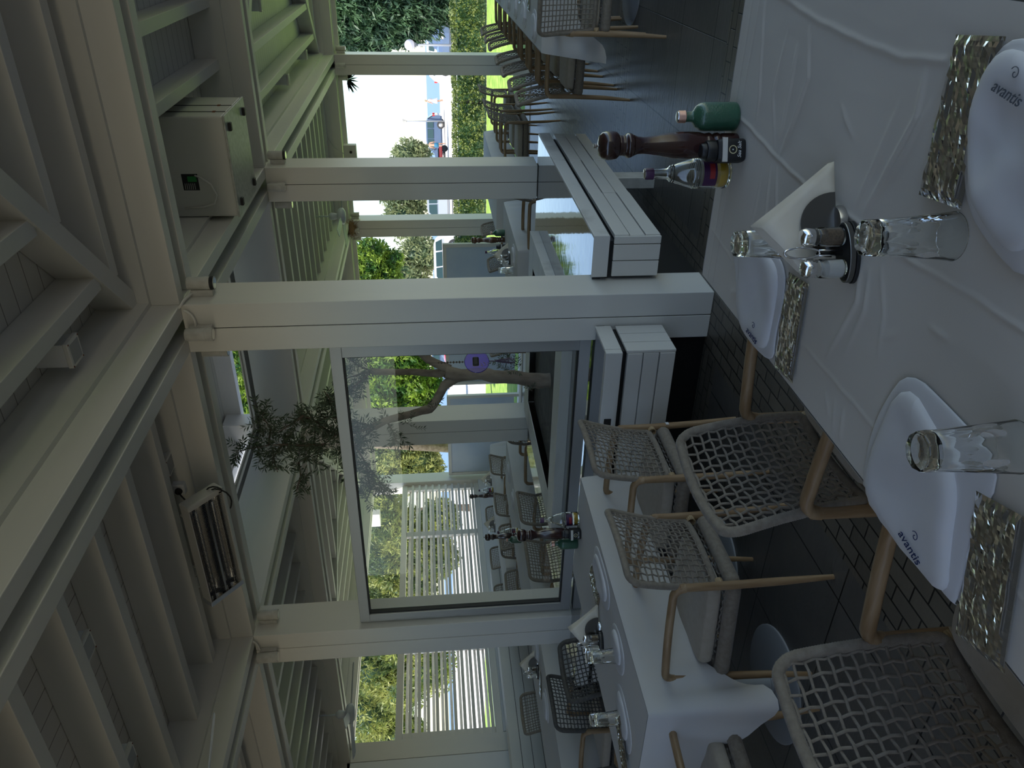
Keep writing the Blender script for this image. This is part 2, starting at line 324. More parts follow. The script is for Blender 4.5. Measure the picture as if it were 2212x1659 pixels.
# --- posts
POSTLAB = {(1, 1): 'white double timber post rising beside the near table, nearest of all', (2, 1): 'white double timber post at the left end of the framed glass pane',
 (1, 2): 'white timber post standing on the black tiles at the right, grey box above it', (2, 2): 'white timber post behind the glass pane and olive tree',
 (1, 3): 'far white post beside the row of chairs, with blue sky to its left', (2, 3): 'far white post with straw bird nest at its top',
 (3, 3): 'far white post seen through the glass where slatted screen starts', (3, 2): 'white post at far left beside the slatted screen'}
LOOK = {}
def cylinder_lamp(loc, rz, label, chipped=False):
    t = thing('post_spotlight', label, 'lamp', loc, rz)
    # local: post face at y=0, lamp sticks out towards -y
    MB().box(-.026, .026, -.035, 0, -.062, .052).build('mount', M['lampgrey'], t, bevel=.003)
    b = MB().lathe([(.030, .066), (.034, .06), (.034, -.03), (.0352, -.031), (.0352, -.036), (.034, -.037), (.034, -.045), (.0352, -.046), (.0352, -.074)], (0, -.066, 0), 24)
    b.build('lamp_body', M['lampgrey'], t, smooth=True, angle=.6)
    MB().lathe([(.030, -.070), (.030, -.0745)], (0, -.066, 0), 24).build('lamp_lens', M['lens'], t, smooth=True, angle=.6)
    MB().lathe([(.0356, -.052), (.0356, -.0725)], (0, -.066, 0), 24, capb=False, capt=False).build('chrome_ring', M['dark'] if chipped else M['lampgrey'], t, smooth=True)
    return t
for (i, j), lab in POSTLAB.items():
    x, y = XS[i], YS[j]; z0 = .655 if (i, j) in ((1, 2), (2, 2)) else 0.
    t = thing('timber_post', lab, 'post', (x-PW/2, y+PW/2, z0)); h = SOF-z0
    MB().box(-PW/2, -.0022, -PW/2, PW/2, 0, h).build('post_half', M['white'], t, bevel=.004)
    MB().box(.0022, PW/2, -PW/2, PW/2, 0, h).build('post_half', M['white'], t, bevel=.004)
    MB().box(-.003, .003, -PW/2+.006, PW/2-.006, 0, h).build('seam', M['dark'], t)
    w_ = {(1, 1): 'nearest post', (2, 1): 'post left of the glass pane', (1, 2): 'post on the black tiles at right', (2, 2): 'post behind the glass', (1, 3): 'far right post by the chair row', (2, 3): 'far post with the nest', (3, 3): 'post seen through the glass', (3, 2): 'far left post'}[(i, j)]
    zl = SOF-.085
    for nm, loc, rz in (('right side', (x, y+PW*.45, zl), PI/2), ('near side', (x-PW*.5, y, zl), 0), ('left side', (x-PW, y+PW*.5, zl), -PI/2)):
        if (i, j) in ((3, 3), (3, 2), (2, 2)) and nm != 'near side': continue
        if (i, j) == (2, 1) and nm == 'left side': continue
        cylinder_lamp(loc, rz, 'small grey cylinder spotlight on the %s of %s' % (nm, w_), (i, j) in ((1, 1), (1, 2)) and nm == 'right side')
# hidden supporting posts outside the frame are left out; the roof runs on past it
# --- beams (pairs of members with a dark slot)
def ybeam(x, y0, y1):
    trim(MB().box(x-.085, x, y0, y1, SOF, CEI), M['white_y']); trim(MB().box(x-.28, x-.19, y0, y1, SOF, CEI), M['white_y'])
    trim(MB().box(x-.19, x-.085, y0, y1, SOF+.13, CEI), M['white_y'], 0)
def xbeam(y, x0, x1):
    trim(MB().box(x0, x1, y, y+.085, SOF, CEI), M['white_x']); trim(MB().box(x0, x1, y+.19, y+.28, SOF, CEI), M['white_x'])
    trim(MB().box(x0, x1, y+.085, y+.19, SOF+.13, CEI), M['white_x'], 0)
for x in XS: ybeam(x, -2.2, 12.54)
for y in YS[1:]:
    for a, b in ((-9.62, -4.535), (-4.255, -2.04), (-1.76, 3.60)): xbeam(y, a, b)
# --- joists and ceilings
JZ = 3.07
def joist(x0, x1, y0, y1, m): trim(MB().box(x0, x1, y0, y1, JZ, CEI-.002), m, .003)
def ledger(x0, x1, y0, y1):
    e = .028
    trim(MB().box(x0, x0+e, y0, y1, 3.0, CEI-.003), M['white_y'], 0); trim(MB().box(x1-e, x1, y0, y1, 3.0, CEI-.003), M['white_y'], 0)
    trim(MB().box(x0+e, x1-e, y0, y0+e, 3.0, CEI-.003), M['white_x'], 0); trim(MB().box(x0+e, x1-e, y1-e, y1, 3.0, CEI-.003), M['white_x'], 0)
def slab(x0, x1, y0, y1, m): return tag(MB().box(x0, x1, y0, y1, CEI, CEI+.05).build('ceiling', m), kind='structure')
def xbay(x0, x1, y0, y1, first, step=.42, n=99, fromtop=True):
    k = 0
    while k < n:
        y = (y1-first-.075-step*k) if fromtop else (y0+first+step*k)
        if y < y0+.02 or y+.075 > y1-.02: break
        joist(x0, x1, y, y+.075, M['white_x']); k += 1
    slab(x0-.05, x1+.05, y0, y1, M['board_x']); ledger(x0, x1, y0, y1)
def ybay(x0, x1, y0, y1, first, step=.42):
    x = x0+first
    while x+.075 < x1-.02: joist(x, x+.075, y0, y1, M['white_y']); x += step
    slab(x0-.05, x1+.05, y0, y1, M['board_y']); ledger(x0, x1, y0, y1)
xbay(-4.255, -2.04, -2.2, 3.81, .15); xbay(-4.255, -2.04, 6.65, 12.26, .16, .41, fromtop=False)
ybay(-1.76, 3.60, 4.09, 6.37, .74); ybay(-9.62, -4.535, 4.09, 6.37, .2)
def hipbay(x0, x1, y0, y1, ox=.25, oy=.13, st=.412):
    cx, cy = (x0+x1)/2, (y0+y1)/2; hx, hy = (x1-x0)/2, (y1-y0)/2
    for sx in (-1, 1):
        k = 0
        while ox+st*k+.08 < hx-.1:
            d = ox+st*k; f = 1-(d+.04)/hx; L = hy*f-.06; a = cx+sx*(hx-d); b = a-sx*.075
            joist(min(a, b), max(a, b), cy-L, cy+L, M['white_y']); k += 1
    for sy in (-1, 1):
        k = 0
        while oy+st*k+.08 < hy-.1:
            d = oy+st*k; f = 1-(d+.04)/hy; L = hx*f-.06; a = cy+sy*(hy-d); b = a-sy*.075
            joist(cx-L, cx+L, min(a, b), max(a, b), M['white_x']); k += 1
    for s in (1, -1):
        for q in (1, -1):
            a = Vector((cx+s*hx, cy+q*hy, 0)); b = Vector((cx, cy, 0)); d = (b-a).normalized(); n = Vector((-d.y, d.x, 0))*.048
            p = [a-n+d*.02, b-n, b+n, a+n+d*.02]
            trim(MB().prism([(v.x, v.y) for v in p], JZ-.012, CEI-.003), M['white_y'], .003)
    for (ax, ay, bx, by, m) in ((x0, y0, x0, y1, 'board_y'), (x1, y1, x1, y0, 'board_y'), (x1, y0, x0, y0, 'board_x'), (x0, y1, x1, y1, 'board_x')):
        tag(MB().prism([(ax, ay), (cx, cy), (bx, by)][::-1], CEI, CEI+.05).build('ceiling', M[m]), kind='structure')
    ledger(x0, x1, y0, y1)
hipbay(-1.76, 3.60, -1.55, 3.81); hipbay(-1.76, 3.60, 6.65, 12.26); hipbay(-9.62, -4.535, -2.2, 3.81); hipbay(-9.62, -4.535, 6.65, 12.26)
# white fascia along the open far side and roof deck above
trim(MB().box(-9.95, 3.95, 12.54, 12.575, 2.80, 3.34), M['white_x']); trim(MB().box(3.88, 3.915, -2.2, 12.54, 2.80, 3.34), M['white_y'])
for a in ((-9.95, -4.3, -2.2, 12.5), (-2.0, 3.9, -2.2, 12.5), (-4.3, -2.0, -2.2, 4.05), (-4.3, -2.0, 6.42, 12.5)):
    tag(MB().box(a[0], a[1], a[2], a[3], CEI+.05, CEI+.07).build('ceiling', M['white_wall']), kind='structure')
# --- roof opening over the olive tree: kerb, corner posts, raised lid
ax0, ax1, ay0, ay1 = -4.255, -2.04, 4.09, 6.37
trim(MB().box(ax0-.2, ax1+.2, ay1+.004, ay1+.2, CEI+.071, 3.325), M['white_x']); trim(MB().box(ax0-.2, ax1+.2, ay0-.2, ay0-.004, CEI+.071, 3.325), M['white_x'])
trim(MB().box(ax0-.2, ax0-.004, ay0, ay1, CEI+.071, 3.325), M['white_y']); trim(MB().box(ax1+.004, ax1+.2, ay0, ay1, CEI+.071, 3.325), M['white_y'])
for cx_ in (ax0-.1, ax1+.1):
    for cy_ in (ay0-.1, ay1+.1): trim(MB().box(cx_-.1, cx_+.14 if cx_ < -3 else cx_+.1, cy_-.1, cy_+.1, 3.325, 3.60), M['white'])
tag(MB().box(ax0-.65, ax1+.65, ay0-.65, ay1+.65, 3.62, 3.68).build('ceiling', M['board_y']), kind='structure')
for k, (e, z_) in enumerate(((.30, 3.46), (.42, 3.50), (.55, 3.54))):
    trim(MB().box(ax0-e, ax1+e, ay1+e-.1, ay1+e, z_, 3.62), M['white_x'], .002); trim(MB().box(ax0-e, ax1+e, ay0-e, ay0-e+.1, z_, 3.62), M['white_x'], .002)
    trim(MB().box(ax0-e, ax0-e+.1, ay0-e+.1, ay1+e-.1, z_, 3.62), M['white_y'], .002); trim(MB().box(ax1+e-.1, ax1+e, ay0-e+.1, ay1+e-.1, z_, 3.62), M['white_y'], .002)
# --- raised tiled basin around the four inner posts
TZ = .655
bx0, bx1, by0, by1 = -4.70, -1.52, 3.53, 6.42
tp = MB().prism([(bx0, by0), (-1.95, by0), (-1.95, 4.02), (bx1, 4.02), (bx1, by1), (bx0, by1)], .606, TZ-.004)
tb = thing('tiled_basin', 'raised square basin of glossy black tiles carrying the four inner posts', 'basin', (0, 0, 0))
# four slabs around the planter and post feet (z stops just under the cap boards)
tp.build('tile_top', M['tile'], tb)
MB().prism([(bx0+.22, 3.84), (-2.06, 3.84), (-2.06, 4.11), (-1.78, 4.11), (-1.78, 6.2), (bx0+.22, 6.2)], 0, .60).build('plinth', M['dark'], tb)
def planks(nm, parent, x0, x1, y0, y1, z0, z1, n, axis, brk=()):
    """n stacked boards on the outer face; axis 0: face looks along y, 1: face looks along x"""
    h = (z1-z0)/n
    for k in range(n):
        seg = [(x0, x1)] if axis == 0 else [(y0, y1)]
        for q in brk:
            seg = [s2 for s in seg for s2 in (((s[0], q), (q, s[1])) if s[0] < q < s[1] else (s,))]
        for i, (a, b) in enumerate(seg):
            o_ = .004*((k+i) % 2)
            if axis == 0: MB().box(a+.001, b-.001, y0+o_, y1, z0+h*k+.003, z0+h*(k+1)-.003).build('plank', M['white'], parent, bevel=.003)
            else: MB().box(x0, x1-o_, a+.001, b-.001, z0+h*k+.003, z0+h*(k+1)-.003).build('plank', M['white'], parent, bevel=.003)
# right-hand ledge (faces +x), y 4.0 .. 6.35
t = thing('plank_bench', 'long white plank ledge along the right edge of the black basin', 'bench', (0, 0, 0))
planks('p', t, -1.52, -1.494, 4.015, 6.33, .28, .545, 3, 1, (4.78, 5.55))
for a, b in ((-1.735, -1.645), (-1.64, -1.548), (-1.543, -1.50)): MB().box(a, b, 3.998, 4.014, .28, .545).build('end_board', M['white'], t, bevel=.003)
MB().box(-1.51, -1.492, 4.0, 6.35, .572, .662).build('cap', M['weathered'], t, bevel=.004)
MB().box(-1.735, -1.492, 3.992, 4.0, .572, .662).build('cap_end', M['weathered'], t, bevel=.002)
MB().box(-1.735, -1.53, 4.015, 6.3, .29, .60).build('core', M['dark'], t)
MB().box(-1.60, -1.53, 5.2, 5.35, 0, .28).build('foot', M['lampgrey'], t)
# front ledge (faces -y), x -4.6 .. -1.945, in front of the glass
t = thing('plank_bench', 'white plank ledge with peeling paint below the framed glass pane', 'bench', (0, 0, 0))
planks('p', t, -4.6, -1.962, 3.50, 3.53, .28, .545, 3, 0, ())
for a, b in ((3.505, 3.60), (3.604, 3.70), (3.704, 3.795)): MB().box(-1.962, -1.945, a, b, .28, .548).build('end_board', M['white'], t, bevel=.003)
MB().box(-4.6, -1.948, 3.488, 3.53, .572, .662).build('cap', M['weathered'], t, bevel=.004)
MB().box(-1.965, -1.945, 3.53, 3.80, .572, .662).build('cap_end', M['weathered'], t, bevel=.004)
MB().box(-4.6, -1.965, 3.535, 3.79, .30, .60).build('core', M['dark'], t)
MB().prism([(-2.36, 3.486), (-2.43, 3.486), (-2.41, 3.49), (-2.45, 3.492)][:3], .60, .64).build('rot_hole', M['dark'], t)
# planter rim around the olive tree
t = thing('planter', 'white painted square planter around the olive tree trunk', 'planter', (0, 0, 0))
px0, px1, py0, py1, pw, pz = -4.05, -2.26, 4.42, 6.20, .24, .725
for nm, a in (('rim_board', (px0, px1, py0, py0+pw)), ('rim_board', (px0, px1, py1-pw, py1)), ('rim_board', (px0, px0+pw, py0+pw, py1-pw)), ('rim_board', (px1-pw, px1, py0+pw, py1-pw))):
    MB().box(a[0], a[1], a[2], a[3], TZ-.005, pz).build(nm, M['weathered'], t, bevel=.004)
for a in ((px0+pw, px1-pw, py0+pw-.02, py0+pw, ), (px0+pw, px1-pw, py1-pw, py1-pw+.02), (px0+pw-.02, px0+pw, py0+pw, py1-pw), (px1-pw, px1-pw+.02, py0+pw, py1-pw)):
    MB().box(a[0], a[1], a[2], a[3], TZ-.003, pz-.004).build('inner_board', M['white'], t)
tag(MB().box(px0+pw+.001, px1-pw-.001, py0+pw+.001, py1-pw-.001, TZ, TZ+.012).build('soil', M['soil']), 'dark damp soil inside the white planter', 'soil', kind='stuff')
# --- framed glass pane between the two near posts
wn = bpy.data.objects.new('window_1', None); C.objects.link(wn); wn['kind'] = 'structure'
wx0, wx1, wz0, wz1, wy = -4.235, -2.062, .662, 2.135, 3.885
fw = .066
for a in ((wx0, wx1, wz0, wz0+fw), (wx0, wx1, wz1-fw, wz1), (wx0, wx0+fw, wz0+fw, wz1-fw), (wx1-fw, wx1, wz0+fw, wz1-fw)):
    MB().box(a[0], a[1], wy-.03, wy+.03, a[2], a[3]).build('window_frame', M['alu'], wn, bevel=.002)
g_ = .009
for a in ((wx0+fw, wx1-fw, wz0+fw, wz0+fw+g_), (wx0+fw, wx1-fw, wz1-fw-g_, wz1-fw), (wx0+fw, wx0+fw+g_, wz0+fw, wz1-fw), (wx1-fw-g_, wx1-fw, wz0+fw, wz1-fw)):
    MB().box(a[0], a[1], wy-.016, wy+.016, a[2], a[3]).build('window_gasket', M['rubber'], wn)
MB().quad((wx0+fw, wy, wz0+fw), (wx1-fw, wy, wz0+fw), (wx1-fw, wy, wz1-fw), (wx0+fw, wy, wz1-fw)).build('window_pane', M['pane'], wn)
# --- slatted screen on the far left, planks below
sx = -9.74
def screen(y0, y1, lab, posts, z0=.9, z1=2.24):
    t = thing('slatted_screen', lab, 'screen', (sx, (y0+y1)/2, 0)); c = (y0+y1)/2
    for y in posts: MB().box(-.03, .03, y-c-.06, y-c+.06, .2, z1-.01).build('upright', M['white'], t, bevel=.004)
    MB().box(-.05, .05, y0-c, y1-c, z1-.05, z1+.05).build('top_rail', M['white'], t, bevel=.004)
    n = 10; st = (z1-.06-z0)/n
    for k in range(n): MB().box(.032, .062, y0-c, y1-c, z0+.01+st*k, z0+.055+st*k).build('slat', M['white'], t)
    for k in range(n): MB().box(-.062, -.032, y0-c, y1-c, z0+.065+st*k, z0+.105+st*k).build('back_slat', M['weathered'], t)
    MB().box(-.05, .05, y0-c, y1-c, z0-.10, z0).build('bottom_rail', M['white'], t, bevel=.004)
screen(6.68, 12.24, 'white slatted wooden screen with gaps along the far left edge', (6.74, 8.25, 10.85, 12.18))
tag(MB().box(-9.86, -9.62, 6.66, 12.25, 0, .80).build('wall_left', M['white_wall']), kind='structure')
tag(MB().box(-9.86, -9.62, -2, 6.36, 0, 2.9).build('wall_left', M['white_wall']), kind='structure').name = 'wall_left_near'
t = thing('plank_planter', 'long white plank box with dark seams below the slatted screen', 'planter box', (-8.9, 5.9, 0))
for k in range(6): MB().box(.0, .30, -1.55+.0, 2.9, .03+.133*k, .03+.133*k+.127).build('plank', M['white'], t, bevel=.003)
MB().box(-.01, .29, -1.5, 2.85, .03, .80).build('core', M['dark'], t)
t = thing('plank_planter', 'short lit stretch of plank wall, painted whiter, left of the long box', 'planter box', (-7.55, 4.45, 0))
for k in range(7): MB().box(-.3, .02, -.22, .12, .05+.13*k, .05+.13*k+.124).build('plank', M['white_wall'], t, bevel=.003)  # whiter paint stands for light falling on this stretch of wall
MB().box(-.29, .01, -.2, .1, .05, .94).build('core', M['dark'], t)
# --- windbreak panels on the far open side
for a, b, lab in ((-7.45, -4.75, 'pale blue windbreak panel with leaf shadows right of the trunk'), (-9.55, -7.75, 'pale blue windbreak panel beside the slatted screen')):
    t = thing('windbreak_panel', lab, 'panel', ((a+b)/2, 12.40, 0)); h = (b-a)/2
    MB().box(-h, h, -.012, .012, .10, 1.31).build('sheet', M['panel'], t); MB().box(-h-.03, h+.03, -.03, .03, 1.31, 1.37).build('top_rail', M['white'], t)
    for s in (-1, 1): MB().box(s*h-.03, s*h+.03, -.03, .03, 0, 1.31).build('stile', M['white'], t)
# ================================================================ chairs
def ridged(mb, pts, r, sides=9, pitch=.0062, closed=True, flat=1., up=None, amp=.09):
    """a core wound with rope: one ridge per turn"""
    P = [Vector(p) for p in pts]; n = len(P); seg = [(P[i], P[(i+1) % n]) for i in range(n if closed else n-1)]
    tot = sum((b-a).length for a, b in seg); m = max(8, int(tot/pitch)*2); res = []; acc = 0; i = 0
    for k in range(m):
        d = tot*k/(m if closed else m-1)
        while i < len(seg)-1 and acc+(seg[i][1]-seg[i][0]).length < d: acc += (seg[i][1]-seg[i][0]).length; i += 1
        L = (seg[i][1]-seg[i][0]).length; res.append(seg[i][0].lerp(seg[i][1], min(1, (d-acc)/L if L else 0)))
    mb.tube(res, [r*(1 if k % 2 else 1-amp) for k in range(m)], sides, closed=closed, flat=flat, up=up); return mb
def back_pt(u, z):
    """u -1..1 across, z height; chair faces +y"""
    t = (z-.47)/.365; hw = .196+.026*t
    return Vector((u*hw, -.222-.012*t-.058*t*t-.040*(1-u*u)*(.6+.4*t), z))
def make_chair(name, label, rope='rope'):
    t = thing(name, label, 'chair')
    wr, wf = .215, .262
    for s in (-1, 1):
        MB().tube([(s*wr, -.238, .625), (s*wr, -.238, .44), (s*(wr+.004), -.247, .2), (s*(wr+.012), -.262, 0)], [.0165, .018, .0165, .0105], 12).build('leg', M['oak'], t, smooth=True, angle=.9)
        MB().tube([(s*wf, .235, .625), (s*wf, .235, .44), (s*(wf+.003), .243, .2), (s*(wf+.01), .256, 0)], [.016, .0175, .016, .0105], 12).build('leg', M['oak'], t, smooth=True, angle=.9)
        P = []
        for k in range(7): a = PI/2*k/6; P.append((s*wr, -.238+.045*(1-math.cos(a)), .600+.045*math.sin(a)))
        for k in range(1, 8): q = k/8; P.append((s*(wr+(wf-wr)*q), -.193+.383*q, .645+.004*math.sin(PI*q)))
        for k in range(7): a = PI/2*(1-k/6); P.append((s*wf, .235-.045*(1-math.cos(a)), .600+.045*math.sin(a)))
        MB().tube(P, [.0175]*3+[.0165]*(len(P)-6)+[.017]*3, 12, flat=1.15, up=(1, 0, 0)).build('armrest', M['oak_arm'], t, smooth=True, angle=.9)
    # seat frame wound with rope
    fr = [(-.200, -.225), (.200, -.225), (.250, .225), (-.250, .225)]
    pts = []
    for i in range(4):
        a = Vector((*fr[i], .395)); b = Vector((*fr[(i+1) % 4], .395)); d = (b-a)
        pts += [a+d*.05, a+d*.5, a+d*.95]
    ridged(MB(), pts, .032, 10, .0068, flat=.55, up=(0, 0, 1), amp=.05).build('seat_frame', M[rope], t, smooth=True)
    o = t.children[-1]
    for v in o.data.vertices: v.co.z = .395+(v.co.z-.395)*1.8 if abs(v.co.z-.395) < .03 else v.co.z
    w = MB()
    for k in range(11):
        x = -.19+.038*k; w.tube([(x, -.22+.02*j, .420+.003*(1 if (j+k) % 2 else -1)) for j in range(23)], .0042, 5)
    for k in range(11):
        y = -.19+.038*k; w.tube([(-.21+.02*j, y, .420+.003*(-1 if (j+k) % 2 else 1)) for j in range(22)], .0042, 5)
    w.build('seat_weave', M[rope], t, smooth=True)
    # cushion
    c = MB(); R = []
    for z, q in ((.432, .93), (.436, .985), (.448, 1.), (.468, 1.), (.482, .975), (.489, .93), (.491, .6), (.492, .0)):
        row = []
        for j in range(40):
            a = 2*PI*j/40; ca, sa = math.cos(a), math.sin(a); e = .22
            px_ = math.copysign(abs(ca)**e, ca); py_ = math.copysign(abs(sa)**e, sa); hw = .212+.022*py_
            row.append((px_*hw*q, .008+py_*.212*q, z))
        row.append(row[0]); R.append(row)
    c.grid(R).build('cushion', M['cushion'], t, smooth=True)
    MB().tube([(.205, -.200, .462), (.160, -.213, .462), (-.160, -.213, .462), (-.205, -.200, .462)], .0035, 6).build('cushion_piping', M['cushion'], t, smooth=True)
    for s in (-1, 1):
        L = MB(); P = [(s*.212, -.232+.017*math.cos(a), .455+.017*math.sin(a)) for a in [2*PI*k/14 for k in range(15)]]
        for k in range(14): L.quad(P[k], P[k+1], (P[k+1][0]-s*.034, P[k+1][1], P[k+1][2]), (P[k][0]-s*.034, P[k][1], P[k][2]))
        L.build('leather_loop', M['leather'], t, smooth=True, solid=.003)
    # back: wound rim and woven panel
    rim = []
    zb, zt = .472, .835; n = 14
    for k in range(n+1): rim.append(back_pt(-.93+1.86*k/n, zb+.0*k))
    for z in (zb+.012, .52, .58, .64, .70, .75, .785): rim.append(back_pt(1.0, z))
    for a in (25, 50, 70, 88): q = math.radians(a); rim.append(back_pt(1-.17*(1-math.cos(q)), .785+.05*math.sin(q)))
    for k in range(1, n): rim.append(back_pt(.80-1.6*k/n, zt+.004*math.sin(PI*k/n)))
    for a in (88, 70, 50, 25): q = math.radians(a); rim.append(back_pt(-1+.17*(1-math.cos(q)), .785+.05*math.sin(q)))
    for z in (.785, .75, .70, .64, .58, .52, zb+.012): rim.append(back_pt(-1.0, z))
    ridged(MB(), rim, .0145, 9, .0062).build('back_rim', M[rope], t, smooth=True)
    w = MB(); nu, nz = 14, 15
    for i in range(nu):
        u = -.93+1.86*i/(nu-1); P = []
        top = zt if abs(u) < .84 else .812
        for j in range(2*nz+1):
            z = zb+(top-zb)*j/(2*nz); p = back_pt(u, z); p.y += .0042*math.sin(PI*(j/2+i)); P.append(p)
        w.tube(P, .0036, 5)
    for j in range(nz):
        z = zb+(zt-zb)*(j+.5)/nz; P = []
        for i in range(2*nu-1):
            u = -.97+1.94*i/(2*nu-2); p = back_pt(u, z); p.y -= .0042*math.sin(PI*((j+.5)+i/2)); P.append(p)
        w.tube(P, .0036, 5)
    w.build('back_weave', M[rope], t, smooth=True)
    MB().box(-.01, .01, -.001, .001, -.008, .008, Matrix.Translation((wr, -.2575, .37))).build('sticker', M['labelwhite'], t)
    return t
GC = 'rope and oak armchairs'
LEFT, RIGHT_, AWAY = PI/2, -PI/2, 0.
chair = make_chair('rope_armchair', 'woven rope armchair with oak arms tucked against the near table, second from bottom left')
chair.location = (-1.035, 1.635, 0); chair.rotation_euler = (0, 0, RIGHT_)
def place(x, y, rz, label, src=None): return dup(src or chair, (x, y, 0), rz, label)
dark = make_chair('rope_armchair', 'shade-painted rope armchair across the left table, nearest to the glass pane', 'rope_shade_tint')  # same chair model, its backlit shade painted into the rope colour
dark.location = (-3.66, 3.10, 0); dark.rotation_euler = (0, 0, RIGHT_)
place(-1.10, .86, RIGHT_, 'large woven rope armchair in the nearest bottom left corner of the scene')
place(-2.49, 3.02, LEFT, 'rope armchair with beige cushion at the left table, closest to the plank ledge')
place(-2.50, 2.335, LEFT+.02, 'rope armchair at the left table whose oak leg reaches the open floor')
place(-3.10, 1.69, AWAY, 'rope armchair at the near end of the left table beneath a hanging cloth corner')
place(-3.74, 2.27, RIGHT_, 'shade-painted rope armchair across the left table at the frame edge', dark)
place(-4.95, 3.42, LEFT, 'shade-painted rope armchair seen from behind between the left table and the one beyond', dark)
place(-6.30, 4.72, RIGHT_, 'small distant rope armchair in front of the long white plank box')
place(-6.30, 3.9, RIGHT_, 'distant rope armchair at the bright left frame edge beside the plank box')
place(-.42, 5.57, AWAY, 'rope armchair seen from behind at the head of the right-hand table')
for y, l in ((6.33, 'first of the right-hand row of rope armchairs, its oak leg nearest the bottles'), (6.92, 'second rope armchair of the row along the right-hand table'), (7.60, 'third rope armchair of the row along the right-hand table'),
             (8.28, 'fourth rope armchair along the right-hand table, just past the white post'), (9.20, 'fifth rope armchair along the right-hand table'), (9.80, 'sixth rope armchair along the right-hand table'), (10.45, 'last rope armchair of the row at the far end of the right-hand table')):
    place(-.93, y, RIGHT_+rnd.uniform(-.03, .03), l)
place(-2.30, 9.50, LEFT, 'rope armchair facing away from the right row, nearest of three beyond the plank ledge')
place(-2.32, 10.18, LEFT+.03, 'middle of the three rope armchairs standing on the bright floor beyond the ledge')
place(-2.30, 11.05, LEFT, 'farthest of the three rope armchairs beyond the ledge, against the hedge')
place(-2.46, 7.08, LEFT, 'rope armchair half hidden by the post on the black tiles')
place(-3.52, 10.5, RIGHT_, 'distant rope armchair just left of the far post with the nest')
place(-3.52, 9.22, RIGHT_, 'distant rope armchair right beside the brown pepper mill')
place(-3.70, 7.55, RIGHT_, 'rope armchair facing us over the middle table, to the left of its napkin holder')
for x, y, rz, l in ((-4.95, 5.50, LEFT, 'rope armchair behind the glass beside the dark mill on the tray'), (-4.98, 4.88, LEFT-.1, 'nearest rope armchair seen through the lower left of the glass pane'),
    (-4.95, 6.75, LEFT, 'rope armchair through the glass partly behind the wide post'), (-6.25, 6.35, RIGHT_, 'rope armchair through the glass facing us behind the middle tablecloth'),
    (-6.25, 7.15, RIGHT_, 'rope armchair through the glass beyond the dark mill'), (-6.92, 8.78, LEFT, 'distant rope armchair through the glass near the blue panel corner'),
    (-6.95, 7.95, LEFT, 'distant rope armchair through the glass, middle of the far table near side'), (-6.93, 7.15, LEFT, 'distant rope armchair through the glass at the left end of the far table'),
    (-7.86, 9.42, RIGHT_, 'far rope armchair with only its back showing left of the second mill'), (-7.88, 8.50, RIGHT_, 'far rope armchair back below the slatted screen centre'),
    (-7.90, 7.75, RIGHT_, 'far rope armchair back below the slatted screen at its left'), (-3.9, 8.1, AWAY+.9, 'rope armchair seen through the glass right behind the olive trunk'), (-4.55, 8.9, RIGHT_, 'small rope armchair seen through the glass left of the trunk')):
    place(x, y, rz, l)
